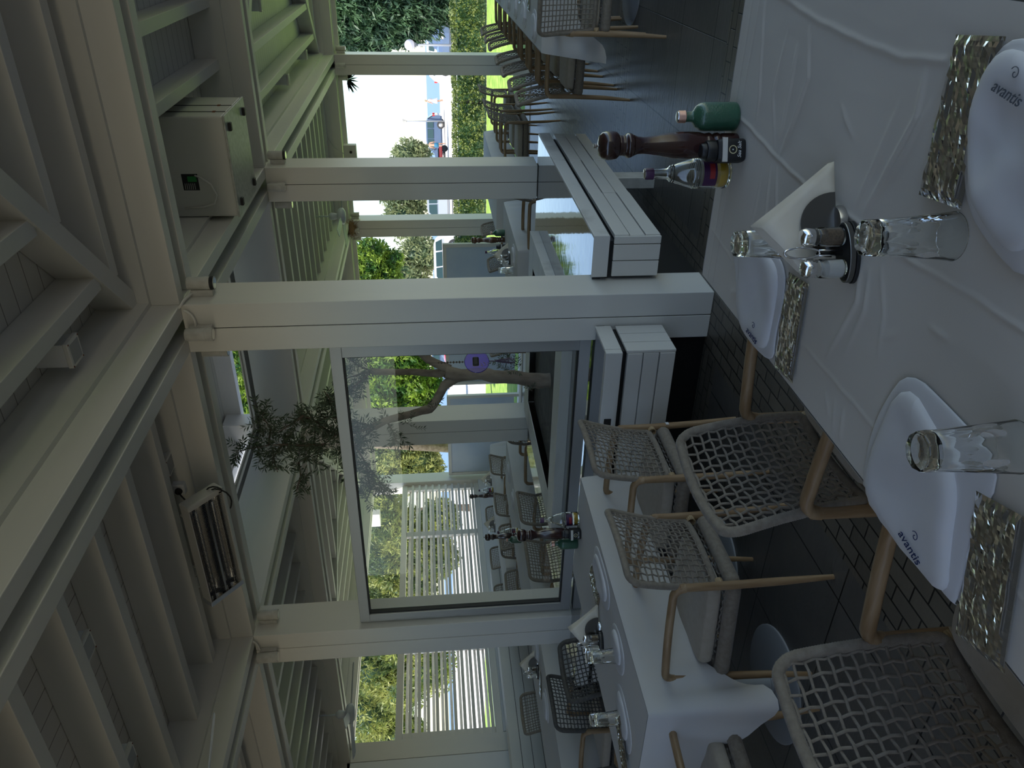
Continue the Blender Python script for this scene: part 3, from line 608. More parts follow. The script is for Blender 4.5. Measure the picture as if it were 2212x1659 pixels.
# ================================================================ tables and cloths
def make_table(name, label, hx, hy):
    t = thing(name, label, 'table')
    MB().box(-hx+.012, hx-.012, -hy+.012, hy-.012, .708, .742).build('tabletop', M['greymetal'], t, bevel=.003)
    for s in ((-1, 1) if hy > .6 else (0,)):
        y = s*hy*.52
        MB().lathe([(.27, 0), (.27, .008), (.262, .013), (.05, .018)], (0, y, 0), 40).build('base_plate', M['greymetal'], t, smooth=True, angle=.6)
        MB().lathe([(.039, .018), (.039, .70)], (0, y, 0), 24).build('column', M['greymetal'], t, smooth=True, angle=.6)
        MB().lathe([(.043, .018), (.043, .03), (.039, .034)], (0, y, 0), 24).build('collar', M['greymetal'], t, smooth=True, angle=.6)
        MB().box(-.02, .02, -.0405, -.0395, .060, .072, Matrix.Translation((0, y, 0))).build('maker_plate', M['rubber'], t)
    return t
def cloth_mesh(hx, hy, drop, corner, seed, flare=.02, wave=.012, hfun=None, step=.004, cs=.13, top=.752):
    mb = MB(); r = random.Random(seed); ph = [r.uniform(0, 6.28) for _ in range(8)]; N = int((hx+hy)*4/.018)
    per = []; Ls = (2*hx, 2*hy, 2*hx, 2*hy); T = sum(Ls)
    cor = [(-hx, -hy), (hx, -hy), (hx, hy), (-hx, hy)]
    for k in range(N):
        d = T*k/N; i = 0
        while d > Ls[i]: d -= Ls[i]; i += 1
        a = Vector(cor[i]); b = Vector(cor[(i+1) % 4]); e = (b-a).normalized(); p = a+e*d; n = Vector((e.y, -e.x)); q = min(d, Ls[i]-d)
        if q < .05:
            m = (p-Vector((0, 0))); c = cor[i] if d < Ls[i]/2 else cor[(i+1) % 4]; dg = Vector((math.copysign(1, c[0]), math.copysign(1, c[1]))).normalized(); n = (n*(q/.05)+dg*(1-q/.05)).normalized()
        per.append((p, n, q, T*k/N))
    rows = []; TT = [0, .015, .03, .06, .12, .2, .3, .42, .55, .7, .85, 1.]
    for t in TT:
        row = []
        for p, n, q, s in per:
            cf = math.exp(-(q/cs)**2); L = drop+corner*cf
            off = .004+.006*min(1, t*20)+(flare+.035*cf)*t+wave*(t**.8)*(math.sin(s*9+ph[0])+.6*math.sin(s*17+ph[1])+.35*math.sin(s*31+ph[2]))*(1-.4*cf)+.03*cf*t*math.sin(s*40+ph[3])
            z = top-.006*min(1, t*18)-L*t*(1-.03*math.sin(s*9+ph[0])*t)
            row.append((p.x+n.x*off, p.y+n.y*off, z if t else top))
        row.append(row[0]); rows.append(row)
    mb.grid(rows[::-1])
    if hfun:
        nx, ny = int(2*hx/step), int(2*hy/step)
        mb.grid([[(-hx+2*hx*i/nx, -hy+2*hy*j/ny, top+hfun(-hx+2*hx*i/nx, -hy+2*hy*j/ny)) for i in range(nx+1)] for j in range(ny+1)])
    else:
        nx, ny = max(2, int(2*hx/.05)), max(2, int(2*hy/.05))
        mb.grid([[(-hx+2*hx*i/nx, -hy+2*hy*j/ny, top+.0) for i in range(nx+1)] for j in range(ny+1)])
    return mb
def tablecloth(x0, x1, y0, y1, label, seed, drop=.26, corner=.2, m='cloth2', tl=None, **k):
    cx, cy = (x0+x1)/2, (y0+y1)/2
    o = cloth_mesh((x1-x0)/2, (y1-y0)/2, drop, corner, seed, **k).build('tablecloth', M[m], None, smooth=True)
    o.location = (cx, cy, 0); tag(o, label, 'tablecloth')
    t = make_table('pedestal_table', tl, (x1-x0)/2, (y1-y0)/2); t.location = (cx, cy, 0); return o
# near table with its pressed folds and wrinkles
TX0, TX1, TY0, TY1 = -.905, -.085, .12, 2.085
_lines = [([(-.423, 2.05), (-.45, 1.85), (-.467, 1.722), (-.485, 1.521), (-.478, 1.256), (-.484, 1.16), (-.472, .985), (-.471, .5)], .0026, .0045, .0),
    ([(-.755, 2.08), (-.778, 1.889), (-.79, 1.424), (-.796, 1.081), (-.80, .6)], .0022, .004, .0),
    ([(-.13, 1.95), (-.146, 1.836), (-.168, 1.683), (-.184, 1.496), (-.191, 1.329), (-.178, 1.214)], .0024, .006, .0),
    ([(-.10, 1.98), (-.176, 1.957), (-.363, 1.894), (-.42, 1.89)], .004, .005, 1),
    ([(-.183, 1.70), (-.281, 1.659), (-.38, 1.69), (-.462, 1.725)], .005, .006, 1), ([(-.22, 1.74), (-.32, 1.735), (-.46, 1.74)], .004, .006, 1), ([(-.2, 1.80), (-.34, 1.82), (-.455, 1.755)], .003, .005, 1),
    ([(-.191, 1.259), (-.268, 1.246), (-.399, 1.298), (-.469, 1.329)], .005, .007, 1), ([(-.24, 1.22), (-.33, 1.25), (-.46, 1.325)], .004, .006, 1), ([(-.25, 1.3), (-.36, 1.33), (-.46, 1.36)], .003, .006, 1),
    ([(-.483, 1.761), (-.58, 1.74), (-.67, 1.712), (-.76, 1.72)], .004, .005, 1), ([(-.48, 1.73), (-.56, 1.69), (-.66, 1.66)], .0035, .005, 1), ([(-.49, 1.80), (-.6, 1.80), (-.74, 1.81)], .003, .005, 1),
    ([(-.538, 1.294), (-.614, 1.272), (-.70, 1.30), (-.77, 1.33)], .0045, .006, 1), ([(-.54, 1.26), (-.62, 1.24), (-.74, 1.27)], .0035, .006, 1), ([(-.52, 1.23), (-.6, 1.18), (-.68, 1.16)], .003, .006, 1),
    ([(-.556, 1.058), (-.557, .999)], .003, .006, 1), ([(-.60, 1.12), (-.64, 1.17)], .002, .006, 1), ([(-.30, 1.50), (-.35, 1.42)], .002, .006, 1), ([(-.90, 1.995), (-.5, 2.0), (-.1, 1.99)], .002, .003, 0), ([(-.90, 2.04), (-.5, 2.035), (-.1, 2.04)], .0015, .003, 0),
    ([(-.86, 1.86), (-.83, 1.80), (-.84, 1.74)], .005, .01, 1), ([(-.83, 1.3), (-.87, 1.26)], .002, .006, 1), ([(-.82, 1.22), (-.89, 1.20)], .003, .006, 1), ([(-.82, 1.26), (-.89, 1.23)], .002, .005, 1)]
_seg = []
for P, amp, sg, tp_ in _lines:
    for i in range(len(P)-1): _seg.append((P[i], P[i+1], amp, sg, tp_, i/(len(P)-1), (i+1)/(len(P)-1)))
_buck = {}
for q in _seg:
    (ax, ay), (bx, by) = q[0], q[1]; e = .03
    for gx in range(int(math.floor((min(ax, bx)-e)/.05)), int(math.floor((max(ax, bx)+e)/.05))+1):
        for gy in range(int(math.floor((min(ay, by)-e)/.05)), int(math.floor((max(ay, by)+e)/.05))+1): _buck.setdefault((gx, gy), []).append(q)
def h_near(lx, ly):
    x = lx+(TX0+TX1)/2; y = ly+(TY0+TY1)/2; h = .0; edge = min(x-TX0, TX1-x, y-TY0, TY1-y); f = max(0, min(1, edge/.02))
    if y < .55: return 0
    for (ax, ay), (bx, by), amp, sg, tp_, f0, f1 in _buck.get((int(math.floor(x/.05)), int(math.floor(y/.05))), ()):
        dx, dy = bx-ax, by-ay; L2 = dx*dx+dy*dy; t = ((x-ax)*dx+(y-ay)*dy)/L2; t = max(0, min(1, t))
        wob = .002*math.sin(40*(x+y)) if tp_ else .001*math.sin(60*y+9)
        d = math.hypot(x-ax-dx*t+wob, y-ay-dy*t)
        if d < sg*3.2:
            s = math.sin(PI*min(.999, f0+(f1-f0)*t)) if tp_ else 1.; h = max(h, amp*max(0, s)**.6*math.exp(-(d/sg)**2))
    return f*(h + .0012*noise.noise(Vector((x*7, y*3.5, 2)))+.0006*noise.noise(Vector((x*30, y*9, 7))))
tablecloth(TX0, TX1, TY0, TY1, 'creased white cloth over the large near table with the mills and glasses', 3, .22, .16, 'cloth', 'grey pedestal table under the large near cloth', hfun=h_near, top=.749, wave=.006, flare=.012)
tablecloth(-3.46, -2.735, 1.915, 3.455, 'white cloth on the left table in front of the glass pane, corner hanging low', 11, .27, .24, 'cloth2', 'grey pedestal table with a round base plate at the left')
tablecloth(-6.05, -5.27, 2.9, 4.88, 'white cloth on the table beyond the left one, by the white plank box', 13, .5, .1, 'cloth2', 'pedestal table beyond the left one, by the plank box')
tablecloth(-.80, -.05, 5.72, 8.30, 'white cloth with hanging corner on the right-hand table behind the rope chair', 17, .22, .22, 'cloth2', 'grey pedestal table at the right frame edge, nearer one')
tablecloth(-.80, -.05, 8.34, 10.95, 'white cloth on the farther right-hand table near the lawn', 19, .22, .1, 'cloth2', 'pedestal table at the right frame edge, farther one')
tablecloth(-3.36, -2.66, 9.12, 11.4, 'white cloth on the table served by the three chairs beyond the ledge', 23, .3, .15, 'cloth2', 'pedestal table by the three chairs beyond the ledge')
tablecloth(-3.40, -2.68, 6.80, 8.25, 'white cloth on the middle table right behind the black tiles', 29, .34, .12, 'cloth2', 'pedestal table right behind the black tiles')
tablecloth(-6.0, -5.32, 5.05, 7.5, 'white cloth on the table seen through the glass behind the post', 31, .4, .12, 'cloth2', 'pedestal table seen through the glass behind the post')
tablecloth(-7.75, -7.1, 7.2, 9.9, 'white cloth on the far table below the slatted screen', 37, .4, .12, 'cloth2', 'far pedestal table below the slatted screen')
# ================================================================ table ware
def tumbler_mesh():
    prof = [(.0255, .145), (.0275, .1435), (.0285, .139), (.0292, .128), (.0290, .120), (.0330, .060), (.0372, .004), (.0380, .0010), (.0382, 0), (.0366, 0), (.0362, .002), (.0335, .050), (.0265, .110), (.0252, .119), (.0238, .1235), (.012, .125), (.003, .125)]
    mb = MB(); seg = 60; n0 = 0
    for k, (r, z) in enumerate(prof):
        for j in range(seg):
            a = 2*PI*j/seg; f = 1-.035*abs(math.sin(a*5))*(1 if (z > .055 and k < 6) else (.3 if k == 5 else 0)); mb.v.append(Vector((r*f*math.cos(a), r*f*math.sin(a), z)))
    for i in range(len(prof)-1):
        for j in range(seg): a = i*seg+j; b = i*seg+(j+1) % seg; mb.f.append((a, a+seg, b+seg, b))
    mb.f.append(tuple(range(seg))); mb.f.append(tuple((len(prof)-1)*seg+j for j in range(seg-1, -1, -1))); return mb
tumbler = tumbler_mesh().build('tumbler', M['glass'], None, smooth=True, angle=.7)
tag(tumbler, 'upturned clear tumbler in the middle of the near table beside the condiment caddy', 'glass'); ZC = .7525
def on_table(px, py, z): p = at_z(px, py, z); return (p.x, p.y)
x, y = on_table(1866, 514, ZC+.143); tumbler.location = (x, y, ZC); SPOT = {'g2': (x, y)}
for px, py, l in ((1589, 527, 'upturned clear tumbler behind the folded paper napkins on the near table'), (1992, 975, 'upturned clear tumbler standing on the napkin closest to the camera'),
                  (1267, 1421, 'upturned tumbler on the left table next to its condiment caddy'), (1276, 1556, 'upturned tumbler on the left table near its end')):
    x, y = on_table(px, py, ZC+.143); o = dup(tumbler, (x, y, ZC + (.006 if px == 1992 else 0)), 0, l)
dup(tumbler, (-3.02, 7.17, ZC), 0, 'small upturned tumbler on the middle table behind the black tiles')
# pepper mill
def mill(label, m, loc, s=1.):
    t = thing('pepper_mill', label, 'pepper mill', loc); t.scale = (s, s, s)
    MB().lathe([(.0285, 0), (.0300, .004), (.0295, .040), (.0275, .045), (.0315, .052), (.0300, .060), (.0268, .066), (.0312, .074), (.0300, .082), (.0285, .086), (.0325, .100), (.0350, .130), (.0348, .150), (.0320, .178), (.0265, .205), (.0228, .228), (.0212, .247), (.0222, .262), (.0270, .273)], (0, 0, 0), 36).build('mill_body', M[m], t, smooth=True, angle=.8)
    MB().lathe([(.0262, .2735), (.0300, .278), (.0318, .284), (.0300, .290), (.0262, .294), (.0262, .297), (.0262, .300), (.0250, .303), (.0262, .306), (.0255, .310), (.029, .312), (.0340, .318), (.0362, .330), (.0360, .343), (.0325, .354), (.0250, .361), (.010, .3645)], (0, 0, 0), 36).build('mill_head', M[m], t, smooth=True, angle=.8)
    MB().lathe([(.0035, .3645), (.0035, .368), (.0065, .370), (.0068, .375), (.005, .3765)], (0, 0, 0), 16).build('finial', M['steel'], t, smooth=True, angle=.6)
    return t
mx, my = on_table(1589, 313, ZC)
pm = mill('tall dark pepper mill standing among the bottles on the near table edge', 'mill', (mx, my, ZC))
# green oil bottle
def green_bottle(label, loc):
    t = thing('oil_bottle', label, 'bottle', loc)
    MB().lathe([(.031, 0), (.0355, .004), (.0362, .012), (.0362, .086), (.034, .098), (.026, .109), (.016, .115), (.0135, .119), (.013, .136)], (0, 0, 0), 36).build('bottle_body', M['greenglass'], t, smooth=True, angle=.8)
    MB().lathe([(.0155, .136), (.0162, .138), (.0155, .1395), (.0155, .153), (.0145, .155)], (0, 0, 0), 28).build('bottle_cap', M['copper'], t, smooth=True, angle=.6)
    MB().lathe([(.0135, .1552), (.0128, .1572), (.006, .1578)], (0, 0, 0), 24).build('cap_top', M['steel'], t, smooth=True, angle=.6); return t
gx, gy = on_table(1590, 252, ZC); gb = green_bottle('squat green dimpled oil bottle with copper cap at the near table edge', (gx, gy, ZC))
# vinegar bottle
def vinegar(label, loc):
    t = thing('vinegar_bottle', label, 'bottle', loc)
    prof = [(.036, 0), (.0395, .004), (.041, .018), (.0402, .034), (.0395, .036), (.0402, .039), (.0395, .042), (.0398, .078)]
    for k in range(4): prof += [(.0402, .080+.005*k), (.0385, .0825+.005*k)]
    prof += [(.0372, .104), (.0260, .142), (.0225, .148), (.024, .151), (.0212, .154), (.0225, .157), (.018, .161), (.0148, .166), (.0128, .196), (.0138, .199), (.0138, .203)]
    inner = [(r-.0028, z) for r, z in prof[::-1]]; inner[-1] = (.034, .006); inner[-2] = (.037, .009)
    MB().lathe(prof+inner, (0, 0, 0), 48, capb=True, capt=True).build('bottle_body', M['glass'], t, smooth=True, angle=.8)
    MB().lathe([(.032, .0065), (.0360, .0095), (.0372, .018), (.0365, .030)], (0, 0, 0), 36).build('vinegar', M['water'], t, smooth=True, angle=.8)
    MB().lathe([(.0155, .2035), (.0155, .222), (.0140, .2255)], (0, 0, 0), 28).build('screw_cap', M['labelpurple'], t, smooth=True, angle=.6)
    MB().lathe([(.0142, .2256), (.013, .2275), (.004, .228)], (0, 0, 0), 24).build('cap_top', M['steel'], t, smooth=True)
    lab = MB(); r = .0407; A = [(-1.05+.15*k) for k in range(15)]
    lab.grid([[(r*math.cos(a), r*math.sin(a), z) for a in A] for z in (.040, .076)]).build('label', M['labelpurple'], t, smooth=True)
    MB().grid([[((r+.0003)*math.cos(a), (r+.0003)*math.sin(a), z) for a in [-.5+.1*k for k in range(11)]] for z in (.046, .060)]).build('label_grapes', M['labelred'], t, smooth=True)
    MB().grid([[((r+.0003)*math.cos(a), (r+.0003)*math.sin(a), z) for a in [1.3+.15*k for k in range(6)]] for z in (.046, .074)]).build('back_label', M['labelwhite'], t, smooth=True)
    return t
vx, vy = on_table(1570, 374, ZC); vb = vinegar('clear ribbed vinegar bottle with purple cap and yellow liquid on the near table', (vx, vy, ZC)); vb.rotation_euler = (0, 0, -1.15)
# sea salt jar
def salt_jar(label, loc, rz):
    t = thing('salt_jar', label, 'jar', loc, rz); r = .029
    P = []
    for z, q in ((0, .93), (.004, 1.), (.06, 1.), (.066, .94), (.070, .88)):
        row = []
        for k in range(37):
            a = 2*PI*k/36; ca, sa = math.cos(a), math.sin(a); e = .45; row.append((math.copysign(abs(ca)**e, ca)*r*q, math.copysign(abs(sa)**e, sa)*r*q, z))
        P.append(row)
    mb = MB().grid(P); mb.f.append(tuple(range(35, -1, -1))); mb.f.append(tuple(4*37+k for k in range(36))); mb.build('jar_body', M['rubber'], t, smooth=True, angle=.8)
    MB().lathe([(.0245, .070), (.026, .072), (.026, .093), (.0245, .096), (.020, .0965), (.019, .106), (.017, .109)], (0, 0, 0), 32).build('grinder_cap', M['dark'], t, smooth=True, angle=.6)
    MB().box(-r-.0006, r+.0006, -r-.0008, -r+.004, .048, .061).build('silver_band', M['labelsilver'], t)
    rg = MB(); rg.lathe([(.0105, 0), (.0105, .0006), (.0082, .0006), (.0082, 0)], (0, 0, 0), 32, capb=False, capt=False)
    for v in rg.v: v.z, v.y = v.x*0+v.y, -r-.0004-v.z
    rg2 = MB(); [rg2.v.append(Vector((v.x, v.y, v.z+.034))) for v in rg.v]; rg2.f = rg.f; rg2.build('gold_ring', M['gold'], t)
    MB().box(-.0015, .0015, -r-.0006, -r+.001, .0325, .0355).build('gold_dot', M['labelwhite'], t)
    R = Matrix.Translation((0, -r-.0004, .017)) @ Matrix.Rotation(PI/2, 4, 'X')
    textmesh('label_text', 'Sea Salt', .013, M['labelwhite'], t, R, shear=.3); return t
bx_, by_ = on_table(1602, 326, ZC); sj = salt_jar('small black sea salt jar with silver band and gold ring in front of the mill', (bx_, by_, ZC), .38)
cls = [(pm, 'pepper mill'), (gb, 'green oil bottle'), (vb, 'vinegar bottle'), (sj, 'black salt jar')]
def cluster(spots, where, mill_m=None):
    for (src, nm), (x, y) in zip(cls, spots):
        if x is None: continue
        o = dup(src, (x, y, ZC), src.rotation_euler.z, '%s %s' % (nm, where))
        if mill_m and nm == 'pepper mill':
            for c in o.children:
                if c.data.materials and c.data.materials[0] == M['mill']: c.data = c.data.copy(); c.data.materials[0] = M[mill_m]
cluster([on_table(1250, 1150, ZC), on_table(1247, 1172, ZC), on_table(1249, 1120, ZC), on_table(1254, 1152, ZC)], 'on the left table right against the glass pane')
cluster([on_table(1090, 518, ZC), on_table(1090, 503, ZC), (-3.12, 7.92), (-3.05, 7.88)], 'on the middle table behind the black tiles', 'millbrown')
cluster([(-3.05, 9.75), (-3.0, 9.62), (None, None), (None, None)], 'on the table by the three chairs beyond the ledge')
cluster([(-5.42, 5.95), (-5.40, 5.87), (-5.48, 6.08), (-5.47, 5.99)], 'seen through the glass in front of the slatted panel')
cluster([on_table(1067, 1070, ZC), (None, None), on_table(1066, 1058, ZC), on_table(1066, 1064, ZC)], 'on the far table below the slatted screen')
# condiment caddy with holder, shakers and paper napkins
ux, uy = _R.x, _R.y      # direction of the row of shakers
cx, cy = on_table(1842, 545, ZC)
def caddy(label, loc, rz):
    t = thing('condiment_caddy', label, 'condiment caddy', loc, rz)
    rim = [(.058*math.cos(a)+(.0), .028*math.sin(a)) for a in [2*PI*k/40 for k in range(40)]]
    MB().prism([(x*1.03, y*1.06) for x, y in rim], 0, .007).build('black_foot', M['rubber'], t, bevel=.001)
    MB().prism(rim, .007, .020).build('tray', M['steel_dark_reflect'], t, bevel=.002)
    MB().prism([(x*.93, y*.88) for x, y in rim], .0205, .021).build('tray_inset', M['rubber'], t)
    P = [(0+.004*s*(1-abs(2*q-1)), 0, .02+q*.0) for s in (1,) for q in (0,)]
    H = [Vector((.010*math.sin(PI*2*k/24), 0, .100+.036*-math.cos(2*PI*k/24))) for k in range(25)]
    MB().tube([(-.0035, 0, .02), (-.0045, 0, .068)]+[tuple(h) for h in H[1:24]]+[(.0045, 0, .068), (.0035, 0, .02)], .0022, 8).build('loop_handle', M['chrome'], t, smooth=True)
    # plates of the napkin holder, upright half discs along x
    arc = [(.062*math.cos(PI*k/20), .072*math.sin(PI*k/20)) for k in range(21)]
    for s in (-.010, .012):
        mb = MB(); R = Matrix.Translation((.062, .045+s, .012)) @ Matrix.Rotation(PI/2, 4, 'X'); mb.prism(arc, -.0006, .0006, R); mb.build('holder_plate', M['steel_dark_reflect'], t)
    MB().lathe([(.034, 0), (.034, .004), (.031, .014), (.02, .016)], (.066, .045, 0), 28).build('holder_foot', M['steel'], t, smooth=True, angle=.6); return t
caddyrot = math.atan2(uy, ux)
cd = caddy('steel condiment caddy with loop handle and napkin plates on the near table', (cx, cy, ZC), caddyrot)
def shaker(label, fill, loc):
    t = thing('shaker', label, 'shaker', loc)
    MB().lathe([(.017, 0), (.0185, .003), (.0185, .046), (.0165, .050), (.0175, .054), (.0165, .058), (.0150, .058), (.0150, .052), (.0165, .046), (.0165, .004), (.005, .003)], (0, 0, 0), 28).build('shaker_glass', M['glass'], t, smooth=True, angle=.7)
    MB().lathe([(.0155, .0045), (.0158, .034), (.004, .037)], (0, 0, 0), 24).build('filling', M[fill], t, smooth=True, angle=.7)
    MB().lathe([(.0172, .0585), (.0178, .061), (.0176, .074), (.0140, .080), (.0050, .0825)], (0, 0, 0), 28).build('shaker_cap', M['chrome'], t, smooth=True, angle=.7); return t
dx, dy = ux*.030, uy*.030
s1 = shaker('pepper shaker in the caddy on the near table', 'pepper', (cx+dx, cy+dy, ZC+.021)); s2 = shaker('salt shaker in the caddy on the near table', 'salt', (cx-dx, cy-dy, ZC+.021))
def paper_napkins(label):
    t = thing('paper_napkins', label, 'napkins'); n = 9
    # local frame: x along the caddy row, y away, z up. Corner points of the folded triangle
    A = Vector((.155, .0, .004)); B = Vector((.035, .0, .155)); Cc = Vector((-.062, .0, .074)); D = Vector((.030, 0, .012))
    for k in range(n):
        f = (k-(n-1)/2); mb = MB(); rows = []
        for i in range(9):
            u = i/8; row = []
            for j in range(9):
                v = j/8; p = (A*(1-v)+D*v)*(1-u)+(B*(1-v)+Cc*v)*u
                up_ = max(0, p.z-.06)/.1; bulge = .007*math.sin(PI*v)*math.sin(PI*u)
                p = p+Vector((.001*f*u, f*(.0014+.0030*up_)+.02*up_*up_+bulge, .0015*f*(1-abs(v-.5)))); row.append(p)
            rows.append(row)
        mb.grid(rows).build('napkin_leaf', M['paper'], t, smooth=True, solid=.0006)
    return t
pn = paper_napkins('cream paper napkins fanned upright in the holder on the near table')
def put_napkins(o, cxx, cyy, rz):
    v = Matrix.Rotation(rz, 3, 'Z') @ Vector((.03, .046, 0)); o.location = (cxx+v.x, cyy+v.y, ZC+.008); o.rotation_euler = (0, 0, rz)
put_napkins(pn, cx, cy, caddyrot)
for px, py, wh, rz in ((1302, 1390, 'on the left table by the window post', caddyrot), (1164, 1452, 'on the table beyond the left one', caddyrot+.2), (1102, 560, 'on the middle table behind the black tiles', caddyrot+.1), (1070, 1142, 'on the far table through the glass', caddyrot), (1062, 1042, 'on the table seen through the glass near the blue panel', caddyrot+.3)):
    x, y = on_table(px, py, ZC); d1 = Vector((math.cos(rz), math.sin(rz)))*.03
    dup(cd, (x, y, ZC), rz, 'steel condiment caddy '+wh); put_napkins(dup(pn, (0, 0, 0), rz, 'cream paper napkins held upright '+wh), x, y, rz)
    dup(s1, (x+d1.x, y+d1.y, ZC+.021), 0, 'pepper shaker '+wh); dup(s2, (x-d1.x, y-d1.y, ZC+.021), 0, 'salt shaker '+wh)
# linen napkins
def smooth_poly(P, it=3):
    for _ in range(it): P = [q for i in range(len(P)) for q in ((P[i][0]*.75+P[(i+1) % len(P)][0]*.25, P[i][1]*.75+P[(i+1) % len(P)][1]*.25), (P[i][0]*.25+P[(i+1) % len(P)][0]*.75, P[i][1]*.25+P[(i+1) % len(P)][1]*.75))]
    return P
def puff(outline, h, seed, z0=0., it=2, drop=None, amp=.3):
    P = smooth_poly(outline, it); cx_ = sum(p[0] for p in P)/len(P); cy_ = sum(p[1] for p in P)/len(P); rows = []
    for k, s in enumerate((1.0, 1.004, .99, .96, .90, .8, .68, .54, .4, .26, .12, .0)):
        row = []
        for x, y in P+[P[0]]:
            X_ = cx_+(x-cx_)*s; Y_ = cy_+(y-cy_)*s
            e = (0, .25, .5, .72, .9, 1, .96, .9, .86, .84, .83, .83)[k]
            f = 1+amp*1.6*noise.noise(Vector((X_*11+seed, Y_*11, seed)))+amp*.5*noise.noise(Vector((X_*30, Y_*30+seed, 3)))
            zz = z0+h*e*f
            if drop: zz -= max(0, drop(X_, Y_))
            row.append((X_, Y_, zz))
        rows.append(row)
    return MB().grid(rows), (cx_, cy_)
def linen(label, low, top_, h, seed, logo=None, lm='ink', lsize=.030, drop=None):
    t = thing('linen_napkin', label, 'napkin', (0, 0, 0)); z0 = ZC-.0005
    puff(low, h*.45, seed, z0, drop=drop)[0].build('lower_fold', M['napkin'], t, smooth=True)
    mb, _ = puff(top_, h, seed+3, z0+h*.25, drop=drop); up_ = mb.build('upper_fold', M['napkin'], t, smooth=True)
    if logo:
        (ax, ay), (bx2, by2) = logo; d = Vector((bx2-ax, by2-ay, 0)); n = d.normalized(); L = d.length; p = Vector(((ax+bx2)/2, (ay+by2)/2, 0))
        # height of the cloth under the logo
        zz = max([v.co.z for v in up_.data.vertices if (Vector((v.co.x, v.co.y, 0))-p).length < .05] or [z0+h])
        R = Matrix.Translation((p.x, p.y, zz+.0012)) @ Matrix(((n.x, -n.y, 0, 0), (n.y, n.x, 0, 0), (0, 0, 1, 0), (0, 0, 0, 1)))
        tx = textmesh('embroidered_word', 'avantis', L/3.05, M[lm], t, R, extrude=.0004, shear=.35)
        q = p+Vector((-n.y, n.x, 0))*L*.36; sp = [(q.x+math.cos(a)*(.0012+.0011*a), q.y+math.sin(a)*(.0012+.0011*a), zz+.0016) for a in [k*.35 for k in range(22)]]
        MB().tube(sp, .0007, 5).build('embroidered_spiral', M[lm], t)
    return t
NA = [(-.735, 1.90), (-.80, 1.83), (-.905, 1.775), (-.918, 1.67), (-.900, 1.53), (-.829, 1.552), (-.735, 1.548), (-.665, 1.575), (-.655, 1.70), (-.69, 1.86)]
linen('white linen napkin with blue embroidered word behind the caddy on the near table', NA, [(-.70, 1.84), (-.80, 1.80), (-.895, 1.75), (-.903, 1.66), (-.885, 1.565), (-.80, 1.575), (-.70, 1.575), (-.668, 1.65)], .013, 5, ((-.873, 1.672), (-.876, 1.597)))
NB = [(-.642, 1.062), (-.645, .94), (-.655, .80), (-.78, .815), (-.90, .785), (-.930, .80), (-.960, .88), (-.955, 1.0), (-.925, 1.085), (-.82, 1.11), (-.73, 1.10)]
_dr = lambda X_, Y_: (TX0-.006-X_)*1.1
linen('white linen napkin with blue embroidered word under the closest upturned tumbler', NB, [(-.655, 1.058), (-.69, .93), (-.74, .86), (-.84, .83), (-.905, .80), (-.935, .87), (-.94, .99), (-.905, 1.07), (-.80, 1.085)], .016, 9, ((-.884, .936), (-.897, .862)), drop=_dr)
NC = [(-.125, 1.085), (-.130, 1.0), (-.20, .90), (-.33, .86), (-.41, .89), (-.395, .97), (-.36, 1.05), (-.30, 1.095), (-.208, 1.118)]
linen('white linen napkin with grey embroidered word at the bottom right corner of the near table', NC, [(-.135, 1.07), (-.15, .99), (-.22, .92), (-.33, .885), (-.385, .92), (-.37, .98), (-.33, 1.05), (-.25, 1.09), (-.18, 1.1)], .018, 14, ((-.184, 1.056), (-.196, .985)), 'ink_grey')
linen('white linen napkin at the window end of the left table', [(-2.78, 2.98), (-2.95, 3.0), (-3.0, 2.8), (-2.92, 2.6), (-2.78, 2.62), (-2.76, 2.8)], [(-2.80, 2.95), (-2.93, 2.95), (-2.96, 2.8), (-2.9, 2.65), (-2.80, 2.66)], .014, 21)
linen('white linen napkin left of the tumbler on the left table', [(-2.83, 2.50), (-2.98, 2.55), (-3.05, 2.4), (-2.95, 2.25), (-2.82, 2.3)], [(-2.85, 2.48), (-2.97, 2.5), (-3.0, 2.4), (-2.93, 2.3), (-2.85, 2.34)], .014, 24)
linen('white linen napkin beneath the tumbler at the near end of the left table', [(-3.02, 2.32), (-3.18, 2.35), (-3.30, 2.2), (-3.20, 2.02), (-3.05, 2.05)], [(-3.05, 2.3), (-3.17, 2.3), (-3.25, 2.2), (-3.17, 2.08), (-3.07, 2.1)], .012, 27)
for k, (x, y) in enumerate(((-.68, 6.1), (-.66, 6.75), (-.66, 7.4), (-.66, 8.0), (-.3, 6.2), (-.68, 9.0), (-.68, 9.8))):
    linen(('white linen napkin nearest on the right-hand table', 'second white linen napkin along the right-hand table', 'third white linen napkin along the right-hand table', 'fourth white linen napkin along the right-hand table', 'white linen napkin on the far side of the right-hand table', 'first napkin on the farther right-hand table', 'last napkin on the farther right-hand table')[k],
          [(x-.1, y-.13), (x+.1, y-.12), (x+.12, y+.1), (x-.02, y+.15), (x-.11, y+.1)], [(x-.08, y-.11), (x+.08, y-.1), (x+.09, y+.08), (x-.02, y+.12), (x-.09, y+.08)], .016, 40+k)
